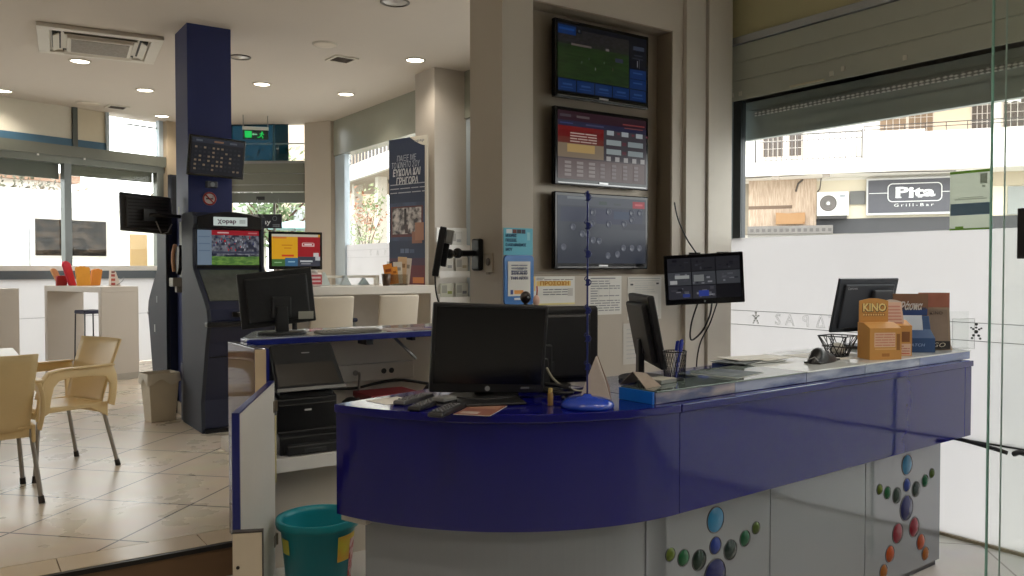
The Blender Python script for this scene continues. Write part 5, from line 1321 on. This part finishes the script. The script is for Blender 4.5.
def item(x, y): return (x, y, zb)
t = thing('brochure_stand', 'open-topped stand of orange and white brochures on the bar before the banner', 'brochure stand', item(3.76, 7.52), R(-20))
b = MB(); b.box(-.10, .10, 0, .004, 0, .11); b.box(-.10, .10, .09, .094, 0, .24); b.box(-.10, .10, 0, .094, 0, .004); b.build('holder', glass((228, 226, 220), .06), t)
for k, (x, c, h) in enumerate(((-.07, (214, 130, 40), .20), (-.03, (224, 150, 56), .17), (.01, (206, 196, 180), .22), (.045, (196, 160, 120), .27), (.08, (190, 176, 160), .26))):
    o = thing('brochure', f'{["orange", "pale orange", "white", "tan tall", "beige tall"][k]} brochure in the open stand on the bar', 'brochure', item(3.76, 7.52), R(-20), 'brochures in the bar stand')
    b = MB(); b.T = Matrix.Translation((x, .012 + k * .014, .016)) @ Matrix.Rotation(R(-10 + 4 * k), 4, 'Y'); b.box(-.045, .045, 0, .004, 0, h); b.build('cover', mat(c, .6, noise=.15, scale=20), o)
    b2 = MB(); b2.T = b.T; b2.box(-.03, .03, -.0008, 0, h * .6, h * .75); b2.build('print', mat(tuple(max(0, v - 60) for v in c), .6), o)
t = thing('tumbler', 'small brown tumbler on the bar beside the brochure stand', 'cup', item(3.60, 7.45), 0)
MB().lathe([(0, 0), (.036, 0), (.048, .115), (.045, .115), (.033, .006), (0, .006)], 24).build('wall', mat((84, 62, 46), .3), t); MB().lathe([(.0465, .108), (.0495, .112), (.0465, .118)], 24).build('rim', mat((100, 76, 56), .3), t)
t = thing('pump_bottle', 'small red-labelled pump bottle on the bar next to the yellow screen', 'bottle', item(2.88, 7.50), 0)
b = MB(); b.box(-.065, .065, -.03, .03, 0, .13); b.build('body', mat((206, 190, 186), .35), t, .012)
rects('label', t, .125, .09, -.0306, [(0, 0, 1, 1, (190, 66, 76)), (.1, .62, .9, .8, (230, 210, 210)), (.1, .25, .9, .4, (226, 200, 200))], z0=.02)
b = MB(); b.lathe([(0, .13), (.03, .13), (.03, .15), (.012, .155), (.012, .18), (0, .18)], 16); b.box(-.012, .045, -.008, .008, .178, .192); b.build('pump', mat((200, 196, 190), .4), t)
t = thing('acrylic_tray', 'low white acrylic tray with folded cards along the window end of the bar', 'tray', item(3.30, 7.80), 0)
b = MB(); b.box(-.36, .36, 0, .005, .075, .10); b.box(-.36, -.352, -.06, .06, 0, .10); b.box(.352, .36, -.06, .06, 0, .10); b.build('rail', mat((214, 210, 198), .4), t); bx('floor_plate', mat((200, 200, 192), .4), t, -.352, .352, -.06, .06, 0, .005)
for k, (x, c) in enumerate(((-.22, (190, 200, 196)), (.0, (178, 188, 190)), (.2, (160, 176, 180)))):
    o = thing('tent_card', f'{["pale green", "pale grey", "blue-grey"][k]} folded tent card on the bar tray', 'card', item(3.30 + x, 7.765), 0, 'tent cards on the bar tray')
    MB().prism([(-.055, .006), (.055, .006), (.0, .135 - .03 * k)], -.03, .03, 'y').build('card', mat(c, .6), o)
t = thing('small_carton', 'small cream carton on the bar near the pump bottle', 'carton', item(2.72, 7.47), R(10))
bx('body', mat((206, 196, 170), .6), t, -.035, .035, -.03, .03, 0, .10, .003); bx('print', mat((170, 150, 120), .6), t, -.028, .028, -.0308, -.03, .03, .07)

# brochure rack on the pillar face
t = thing('brochure_rack', 'white wall rack with three shelves of leaflets on the beige pillar face', 'rack', (4.405, 7.549, 1.06), 0)
RW = mat((238, 236, 232), .45)
bx('back_board', RW, t, -.19, .19, -.012, 0, 0, .82, .003)
for k in range(3):
    z = .03 + k * .27
    b = MB(); b.box(-.19, .19, -.075, -.012, z, z + .008); b.box(-.19, .19, -.078, -.072, z, z + .07); b.box(-.19, -.184, -.075, -.012, z, z + .1); b.box(.184, .19, -.075, -.012, z, z + .1); b.build('pocket', RW, t)
for k, (x, z, c, c2, lab) in enumerate(((-.09, .04, (206, 206, 190), (150, 160, 90), 'white and green'), (.09, .04, (196, 196, 186), (120, 120, 126), 'grey-printed'), (-.09, .31, (216, 212, 204), (150, 150, 150), 'plain white'), (.09, .31, (206, 202, 194), (170, 160, 140), 'beige-printed'), (0.02, .58, (214, 212, 206), (170, 170, 170), 'topmost white'))):
    o = thing('leaflet', f'{lab} leaflet standing in the wall rack on the beige pillar', 'leaflet', (4.405 + x, 7.549, 1.06 + z), 0, 'leaflets in the wall rack')
    bx('sheet', mat(c, .6), o, -.075, .075, -.05, -.035, 0, .20); rects('print', o, .15, .20, -.0506, [(.05, .05, .95, .3, c2), (.1, .5, .5, .9, tuple(int(v * .8) for v in c)), (.55, .45, .9, .6, c2)])

# "play" sign hanging in the far shop window
t = thing('hanging_sign', 'dark hanging sign with white lettering inside the far window', 'sign', (3.80, 11.66, 2.02), R(-37))
bx('board', mat((30, 32, 42), .4), t, -.20, .20, -.012, .0, 0, .20, .004)
text('lettering', 'play', .10, mat((196, 200, 204), .5), t, (-.06, -.014, .09), maxw=.20, bold=.001)
for s in (-1, 1): MB().cyl((s * .15, -.006, .2), (s * .15, -.006, .42), .004, n=6).build('hanger', ALU, t)
rects('print', t, .1, .04, -.0135, rows(0, 0, 1, 1, 2, (130, 134, 140), .5, 2, 2), z0=.02, x0=.07)
MB().tube([(.10 + .03 * math.cos(2 * PI * k / 16), -.013, .14 + .03 * math.sin(2 * PI * k / 16)) for k in range(16)], .004, 5, True).build('ring_mark', mat((110, 114, 120), .5), t)

# ================================================================== GLASS PARTITION AND NOTICE AT THE WINDOW
EDGE = mat((150, 196, 182), .2, noise=.05)
CL2 = glass((253, 254, 253), .02)
t = thing('glass_partition', 'clear frameless glass sheets with green edges standing before the counter end', 'glass partition', (0, 0, 0), 0)
bx('glass_sheet', CL2, t, 3.90, 3.91, -2.2, 1.872, 0.0, 3.52); bx('green_edge', EDGE, t, 3.90, 3.91, 1.872, 1.880, 0.0, 3.52)
bx('glass_sheet', CL2, t, 3.955, 3.963, -2.2, 1.842, 0.0, 3.52); bx('green_edge', mat((178, 196, 190), .2), t, 3.955, 3.963, 1.842, 1.846, 0.0, 3.52)
bx('handle', mat((22, 22, 24), .4), t, 3.86, 3.89, 1.68, 1.745, 1.50, 1.72, .004)
t = thing('window_notice', 'notice sheet with green borders and a blue band stuck on the street window', 'notice', (4.492, 2.262, 1.662), R(-90))
bx('sheet', frosted((190, 193, 184), .8), t, -.11, .11, -.001, 0, 0, .315)
PGN, PBL, PGY = frosted((120, 160, 70), .8), frosted((100, 116, 138), .8), frosted((160, 164, 156), .8)
rects('print', t, .22, .315, -.0016, [(0, .955, 1, 1, PGN), (0, 0, 1, .03, PGN), (.02, .25, .98, .45, PBL), (.12, .51, .88, .525, PGY), (.2, .54, .8, .55, PGY), (.72, .76, .88, .93, PGY), (.76, .7, .84, .74, PGY), (.14, .03, .34, .065, PGN)])

# ================================================================== STREET OUTSIDE
struct('street_ground', MB().box(-30, 60, -25, 60, -.30, -.12), mat((170, 168, 164), .8))
WB = mat((236, 232, 224), .8, noise=.03)
def local(origin, ux, uy):
    return math.atan2(uy, ux)
# building across the street: local x to the viewer's side right, -y towards the shop
RB_ = local(0, .56, -.83)
bd = thing('street_building', 'white two-storey building across the street with balconies and brown ground floor cladding', 'building', (18.6, 11.5, 0), RB_)
bx('wall', WB, bd, -9, 9, 0, .4, 3.6, 9)
bx('ground_wall', mat((232, 222, 200), .8, noise=.04), bd, -1.44, 9, 0, .4, 0, 3.6)
BR = noise_mat((180, 158, 138), (204, 184, 164), 7, .8, (8, 8, .6))
bx('cladding', BR, bd, -3.05, -1.44, -.06, 0, 2.5, 3.69)
bx('cladding', BR, bd, -2.0, -1.44, -.10, -.06, 2.2, 3.69)
bx('cladding_band', mat((120, 100, 84), .7), bd, -3.05, -2.0, -.07, -.058, 2.94, 3.02)
bx('ground_wall', mat((150, 140, 124), .8), bd, -9, -3.05, 0, .4, 0, 3.6)
bx('dark_band', mat((76, 76, 78), .8), bd, -1.44, 9, -.05, 0, 2.30, 2.66)
bx('base_wall', mat((206, 200, 190), .8), bd, -9, 9, -.03, 0, 0, 2.3)
bx('balcony_slab', mat((240, 236, 228), .8), bd, -3.4, 9, -1.1, 0, 3.66, 3.98, .02)
bx('parapet', WB, bd, -.42, .86, -1.12, -1.0, 3.98, 4.58); bx('parapet', WB, bd, .86, 9, -1.10, -.98, 3.98, 4.52)
bx('stain', mat((206, 194, 170), .9, noise=.2), bd, .88, 1.86, -1.106, -1.10, 4.10, 4.18)
RAILM = mat((84, 80, 78), .5, .3)
b = MB()
for x in [ -2.8 + k * .118 for k in range(21)]: b.box(x, x + .014, -1.06, -1.045, 4.0, 4.62)
b.box(-2.8, -.42, -1.065, -1.04, 4.60, 4.63); b.box(-2.8, -.42, -1.06, -1.045, 4.46, 4.475); b.box(-2.8, -.42, -1.06, -1.045, 4.02, 4.035)
b.box(-2.82, -2.78, -1.06, -1.03, 3.98, 4.64); b.box(-.45, -.42, -1.06, -1.03, 3.98, 4.66); b.build('railing', mat((104, 100, 98), .5, .2), bd)
b = MB(); b.box(-.4, 9, -1.06, -1.045, 4.70, 4.72); b.box(-.4, 9, -1.06, -1.045, 4.62, 4.635)
for k in range(22): b.box(-.4 + k * .42, -.385 + k * .42, -1.06, -1.045, 4.5, 4.72)
b.build('railing', RAILM, bd)
GW = mat((138, 114, 92), .7, noise=.15); GW2 = mat((88, 78, 72), .7, noise=.2)
for i, (x0, x1, z1, m) in enumerate(((-.02, .54, 5.7, GW), (.60, 1.11, 5.7, GW), (1.92, 2.33, 5.7, GW2), (2.56, 3.1, 5.7, GW2), (-2.08, -1.8, 5.6, GW2), (-2.70, -2.24, 5.6, GW2), (3.5, 4.2, 5.7, GW2))):
    f = bx('window_frame', mat((206, 196, 184), .6), bd, x0 - .03, x1 + .03, -.03, 0, 4.2, z1)
    p = bx('pane', m, f, x0, x1, -.04, -.028, 4.25, z1 - .05)
    b = MB(); n = 4 if x1 - x0 > .3 else 2
    for k in range(1, n): xx = x0 + (x1 - x0) * k / n; b.box(xx - .008, xx + .008, -.06, -.05, 4.25, z1 - .05)
    for k in range(1, 7): zz = 4.25 + k * .19; b.box(x0, x1, -.06, -.05, zz - .006, zz + .006)
    b.build('bars', mat((196, 188, 180), .5), f)
bx('cream_wall', mat((226, 206, 182), .8), bd, 1.14, 1.9, -.02, 0, 3.98, 5.7)
b = MB()
b.prism([(0.4 + .2 * k / 4, 4.93 + .035 * abs(math.sin(PI * k / 4))) for k in range(45)] + [(2.6, 5.9), (.4, 5.9)], -1.75, -1.70, 'y'); b.build('awning_valance', mat((232, 228, 222), .8), bd)
b = MB(); b.add([(.4, -1.72, 5.9), (2.6, -1.72, 5.9), (2.6, 0, 6.4), (.4, 0, 6.4)], [(0, 1, 2, 3)]); b.build('awning', mat((236, 232, 226), .8), bd, solid=.02)
bx('lintel', mat((196, 182, 160), .8), bd, 2.36, 9, -.04, 0, 3.34, 3.66); bx('shop_window', mat((150, 152, 150), .2), bd, 2.66, 4.2, -.05, -.03, 2.68, 3.32)
bx('wall_box', mat((120, 120, 118), .8), bd, -.68, -.33, -.08, 0, 3.0, 3.32)
b = MB(); b.tube([(-3.05, -1.0, 3.64), (-1.7, -1.02, 3.66), (-1.35, -1.02, 3.68), (1.5, -1.0, 3.62)], .012, 6); b.tube([(-1.75, -.12, 3.64), (-1.86, -.12, 3.55), (-1.92, -.12, 3.35)], .022, 6); b.tube([(-1.33, -.12, 3.66), (-1.36, -.1, 3.4), (-1.42, -.08, 3.32)], .014, 6); b.build('wiring', mat((90, 84, 78), .6), bd)
bx('junction_box', mat((150, 140, 128), .6), bd, -1.28, -1.12, -1.04, -.98, 3.60, 3.68); bx('junction_box', mat((160, 150, 138), .6), bd, -2.42, -2.24, -1.04, -.98, 3.58, 3.66)
t = thing('shop_sign', 'dark grey shop sign with white outlined lettering on the building across the street', 'sign', (18.6, 11.5, 2.75), RB_)
bx('frame', mat((206, 206, 204), .5), t, -.31, 1.95, -.20, -.06, -.03, .84, .006); bx('board', mat((84, 84, 90), .5), t, -.27, 1.91, -.212, -.20, .02, .80)
SW = mat((236, 236, 234), .5)
pts = []
for (cx, cz, a0) in ((.26, .38, 180), (1.20, .38, 270), (1.20, .60, 0), (.26, .60, 90)):
    for k in range(6): a = R(a0 + k * 18); pts.append((cx + .10 * math.cos(a), -.216, cz + .10 * math.sin(a)))
b = MB(); b.tube(pts, .011, 6, True); b.box(-.25, .15, -.217, -.212, .48, .495); b.box(1.31, 1.89, -.217, -.212, .48, .495); b.build('outline', SW, t)
text('lettering', 'Pita', .32, SW, t, (.73, -.22, .49), maxw=.84, bold=.012)
b = MB()
for x_, w_, z_ in ((.385, .13, .375), (.655, .10, .375), (.845, .09, .375), (.385, .13, .60), (.645, .06, .545)): b.box(x_ - w_ / 2, x_ + w_ / 2, -.2215, -.2195, z_ - .012, z_ + .012)
b.build('lettering_serif', SW, t)
text('lettering', 'Grill-Bar', .10, SW, t, (.71, -.22, .19), maxw=.84, space=1.5)
t = thing('outdoor_ac_unit', 'white outdoor air conditioning unit on the wall beside the shop sign', 'air conditioner', (18.6, 11.5, 2.72), RB_)
bx('body', mat((226, 226, 222), .5), t, -1.42, -.70, -.38, -.08, 0, .58, .02)
b = MB(); b.lathe([(0, .0), (.06, .004), (.065, .0), (.10, .0), (.19, .0)], 32); b.v = [(-1.16 + x, -.384 - z, .30 + y) for x, y, z in b.v]; b.build('fan_opening', mat((96, 90, 86), .6), t)
b = MB()
for r_ in (.07, .11, .15, .19): b.tube([(-1.16 + r_ * math.cos(2 * PI * k / 28), -.39, .30 + r_ * math.sin(2 * PI * k / 28)) for k in range(28)], .006, 5, True)
b.build('fan_grille', mat((150, 146, 142), .5), t)
MB().cyl((-1.16, -.396, .30), (-1.16, -.386, .30), .045, n=16).build('hub', mat((206, 206, 202), .5), t)
bx('maker_badge', mat((150, 156, 160), .5), t, -.90, -.78, -.384, -.38, .44, .50); bx('bracket', mat((60, 58, 56), .6), t, -1.40, -.74, -.34, -.06, -.07, 0)
t = thing('cardboard_sheet', 'brown cardboard piece propped on the ledge across the street', 'cardboard', (18.6, 11.5, 2.545), RB_)
MB().prism([(-2.38, 0), (-1.74, .0), (-1.74, .05), (-1.69, .06), (-1.69, .28), (-2.10, .27), (-2.38, .29)], -.22, -.20, 'y').build('sheet', mat((168, 130, 92), .8, noise=.1, scale=5), t)
bx('fold', mat((166, 122, 80), .8), t, -2.37, -1.70, -.20, -.17, 0, .25)
t = thing('metal_ledge', 'long dull metal ledge under the cardboard across the street', 'ledge', (18.6, 11.5, 2.30), RB_)
bx('ledge', mat((124, 120, 116), .7, noise=.2, scale=5), t, -3.05, -1.05, -.32, -.12, 0, .20, .01)
b = MB()
for k in range(14): b.box(-2.98 + k * .14, -2.90 + k * .14, -.324, -.32, .05, .13)
b.build('slot', mat((96, 92, 90), .7), t)
bx('base', mat((150, 146, 140), .7), t, -3.05, -1.05, -.25, -.12, -2.42, 0)

# bright wall and trees beyond the far shop front
ow = thing('roadside_wall', 'bright white roadside wall with a dark barred window beyond the far shop front', 'wall', (-1.883, 18.281, 0), AA)
bx('wall', mat((240, 238, 226), .8, noise=.02), ow, -8, 9.5, 0, .4, -.2, 3.06)
bx('upper_band', mat((244, 243, 238), .8), ow, -8, 9.5, -.05, 0, 2.72, 3.07)
f = bx('window_frame', mat((206, 200, 190), .6), ow, 3.62, 5.19, -.04, 0, 1.68, 2.51)
bx('pane', noise_mat((20, 16, 12), (64, 54, 44), 5, .8, (1, 1, 2), lo=.42, hi=.6, spec=.05), f, 3.66, 5.15, -.05, -.038, 1.72, 2.47)  # mottled brown puts the window's reflections into the pane colour
bx('door_panel', mat((176, 146, 100), .7, noise=.15), ow, 5.72, 6.12, -.03, 0, .3, 2.22)
MB().cyl((3.50, -.15, 1.2), (3.50, -.15, 2.27), .015, n=8).build('pipe', GREY, ow)
def leafcloud(b, c, r, n, s, rn):
    for _ in range(n):
        v = Vector((rn.gauss(0, 1), rn.gauss(0, 1), rn.gauss(0, 1))).normalized() * (rn.random() ** .4)
        p = Vector((c[0] + v.x * r[0], c[1] + v.y * r[1], c[2] + v.z * r[2]))
        a = Vector((rn.uniform(-1, 1), rn.uniform(-1, 1), rn.uniform(-1, 1))).normalized(); q = a.orthogonal().normalized()
        sz = s * rn.uniform(.6, 1.3)
        b.add([p - a * sz, p + q * sz * .5, p + a * sz, p - q * sz * .5], [(0, 1, 2, 3)])
def tree(name, label, loc, h, r, c1, n, s, seed, trunk=.09, group=None):
    rn = random.Random(seed)
    t = thing(name, label, 'tree', loc, 0, group)
    b = MB(); b.tube([(0, 0, 0), (.04, .02, h * .3), (-.02, .04, h * .55), (.05, 0, h * .8)], [trunk, trunk * .85, trunk * .6, trunk * .3], 8)
    for k in range(7):
        a = rn.uniform(0, 2 * PI); z0 = h * rn.uniform(.35, .65)
        b.tube([(0, 0, z0), (r * .4 * math.cos(a), r * .4 * math.sin(a), z0 + h * .14), (r * .8 * math.cos(a), r * .8 * math.sin(a), z0 + h * .26)], [trunk * .5, trunk * .3, trunk * .12], 6)
    b.build('trunk', mat((96, 76, 62), .8), t)
    for k, c in enumerate(c1):
        b = MB(); rr = r * .75
        for q in range(4): leafcloud(b, (rn.uniform(-.45, .45) * r, rn.uniform(-.45, .45) * r, h * rn.uniform(.55, .92)), (rr, rr, rr * .8), n // 4, s, rn)
        b.build('foliage', mat(c, .7, noise=.25, scale=2), t)
    return t
for k, (x, y, hh, cc) in enumerate(((-2.0, 25, 3.3, (118, 104, 86)), (1.7, 25.5, 3.4, (130, 116, 98)), (6.3, 27, 3.5, (104, 98, 82)), (-0.6, 31.5, 3.6, (112, 110, 90)))):
    tree('street_tree', f'{["thin brownish tree above the roadside wall at the photo edge", "thin brownish tree above the roadside wall by the shop front mullion", "dark thin tree above the roadside wall close to the blue pillar", "tall olive tree farther back behind the roadside wall"][k]}', (x, y, -.15), hh, 2.0, [cc, (90, 88, 70)], 1100, .09, 30 + k, .12, 'trees behind the roadside wall')
h_ = thing('distant_house', 'pale house far behind the roadside wall', 'house', (-3.0, 37, -.15), AA)
bx('wall', mat((206, 200, 190), .8), h_, -8, 8, 0, 5, 0, 5.2); bx('roof', mat((150, 120, 100), .8), h_, -8.3, 8.3, -.3, 5.3, 5.2, 5.5)
for k in range(5): bx('window_pane', mat((96, 96, 100), .3), h_, -7 + k * 3.2, -5.6 + k * 3.2, -.03, 0, 3.2, 4.6)
tree('street_bush', 'bright green bush at the end of the roadside wall by the blue pillar', (4.6, 19.2, -.15), 2.6, .7, [(120, 140, 70), (90, 116, 50)], 700, .07, 77, .05)
# greenery seen under the far facet shutter
tree('street_tree', 'pale green tree seen under the shutter above the kiosk', (7.2, 21.5, -.15), 4.4, 1.3, [(150, 164, 130), (110, 134, 92)], 900, .09, 51, .1)
t = thing('parasol', 'pale blue-green parasol in the street seen above the kiosk', 'parasol', (6.9, 19.2, -.12), 0)
MB().lathe([(0, 2.72), (.3, 2.66), (.62, 2.52), (.62, 2.49), (.3, 2.62), (0, 2.68)], 16).build('canopy', mat((166, 206, 206), .7), t); MB().cyl((0, 0, 0), (0, 0, 2.7), .025, n=8).build('pole', ALU, t); MB().cyl((0, 0, 0), (0, 0, .06), .22).build('base', DARK, t)
fb = thing('street_building', 'beige building at the street corner seen under the far shutter', 'building', (9.6, 28.6, 0), R(-30))
bx('wall', mat((214, 196, 176), .8, noise=.05), fb, 0, 3.4, 0, 3, -.2, 8)
for k in range(2): bx('window_pane', mat((170, 176, 180), .3), fb, .5 + k * 1.5, 1.4 + k * 1.5, -.03, 0, 2.2, 3.6)
bx('pilaster', mat((226, 214, 200), .8), fb, 1.44, 1.9, -.08, 0, -.2, 8)

# building, tree and shop beyond the banner window (street runs along y)
SBW = 7
sb = thing('street_building', 'white building with a slatted balcony beyond the banner window', 'building', (9.2, 20.35, 0), math.atan2(-.99, -.13))
bx('wall', mat((206, 190, 172), .8), sb, -5, 4, 2.4, 3.0, -.2, 4.25)
bx('upper_wall', mat((232, 226, 216), .8), sb, -5, 4, 1.6, 3.0, 4.25, 9)
bx('balcony_slab', mat((190, 176, 158), .8), sb, -5, 4, 0.0, 2.4, 3.87, 4.0); bx('balcony_front', WB, sb, -5, 4, -.06, .06, 3.86, 4.28)
b = MB(); b.box(-5, 4, -.03, .03, 4.72, 4.78)
for k in range(30): b.box(-4.95 + k * .3, -4.83 + k * .3, -.015, .015, 4.28, 4.72)
b.build('balcony_slat', mat((96, 92, 90), .6), sb)
MB().lathe([(0, -.12), (.10, -.10), (.12, 0)], 16, (-.4, .9, 3.87)).build('soffit_lamp', mat((90, 88, 86), .5), sb)
bx('shop_window', mat((150, 156, 150), .3, noise=.2), sb, -4.8, -1.2, 2.34, 2.4, .3, 2.6); bx('shop_door', mat((206, 204, 200), .5), sb, -.9, -.1, 2.3, 2.4, -.1, 2.4); bx('shop_window', mat((140, 134, 126), .3, noise=.2), sb, .1, 3.8, 2.34, 2.4, .3, 2.6)
bx('shop_fascia', mat((96, 150, 118), .6), sb, -1.4, .3, 2.2, 2.34, 2.62, 2.92)
for k in range(4): bx('column', mat((226, 220, 208), .7), sb, -4.4 + k * 2.2, -4.15 + k * 2.2, .3, .55, -.2, 3.87)
tree('street_tree', 'young street tree with red and green leaves beyond the banner window', (8.45, 18.6, -.15), 3.7, .5, [(126, 150, 92), (150, 160, 120), (170, 120, 90)], 150, .06, 95, .04)

cable('cable', 'thick black cable lying along the seam of the street window beyond the counter end', [(4.47, 2.46, .555), (4.46, 2.36, .55), (4.46, 2.26, .545), (4.455, 2.16, .535), (4.455, 2.08, .525), (4.47, 2.05, .515)], .012)
cable('cable', 'short black cable end by the window seam close to the glass partition', [(4.47, 2.02, .515), (4.46, 1.99, .53), (4.45, 1.95, .53), (4.46, 1.85, .525)], .014)

# ================================================================== LIGHT, WORLD, CAMERA
wd = bpy.data.worlds.new('overcast sky'); S.world = wd; wd.use_nodes = True
nt = wd.node_tree; bg = nt.nodes['Background']
tc = nt.nodes.new('ShaderNodeTexCoord'); n = nt.nodes.new('ShaderNodeTexNoise'); n.inputs['Scale'].default_value = 1.6; n.inputs['Detail'].default_value = 4
cr = nt.nodes.new('ShaderNodeValToRGB'); cr.color_ramp.elements[0].color = (.93, .96, 1.0, 1); cr.color_ramp.elements[1].color = (1, 1, 1, 1)
nt.links.new(tc.outputs['Generated'], n.inputs['Vector']); nt.links.new(n.outputs['Fac'], cr.inputs[0]); nt.links.new(cr.outputs[0], bg.inputs['Color'])
bg.inputs['Strength'].default_value = 4.8
def portal(loc, rot, sx, sy):
    L = bpy.data.lights.new('portal', 'AREA'); L.shape = 'RECTANGLE'; L.size = sx; L.size_y = sy
    o = bpy.data.objects.new('window_portal', L); COL.objects.link(o); o.location = loc; o.rotation_euler = rot
    L.cycles.is_portal = True
    return o
cam = bpy.data.cameras.new('camera'); co = bpy.data.objects.new('camera', cam); COL.objects.link(co)
cam.sensor_width = 36; cam.lens = 830 / 1024 * 36; cam.clip_start = .05; cam.clip_end = 300
co.location = (0, 0, 1.46); co.rotation_euler = (PI / 2 - math.atan(20 / 830), 0, R(-34.4))
S.camera = co
S.view_settings.view_transform = 'Standard'; S.view_settings.look = 'None'; S.view_settings.exposure = 0.0; S.view_settings.gamma = 1; S.view_settings.use_curve_mapping = False
S.cycles.max_bounces = 10; S.cycles.diffuse_bounces = 6; S.cycles.glossy_bounces = 4; S.cycles.transparent_max_bounces = 24; S.cycles.transmission_bounces = 8
S.cycles.sample_clamp_indirect = 6.0
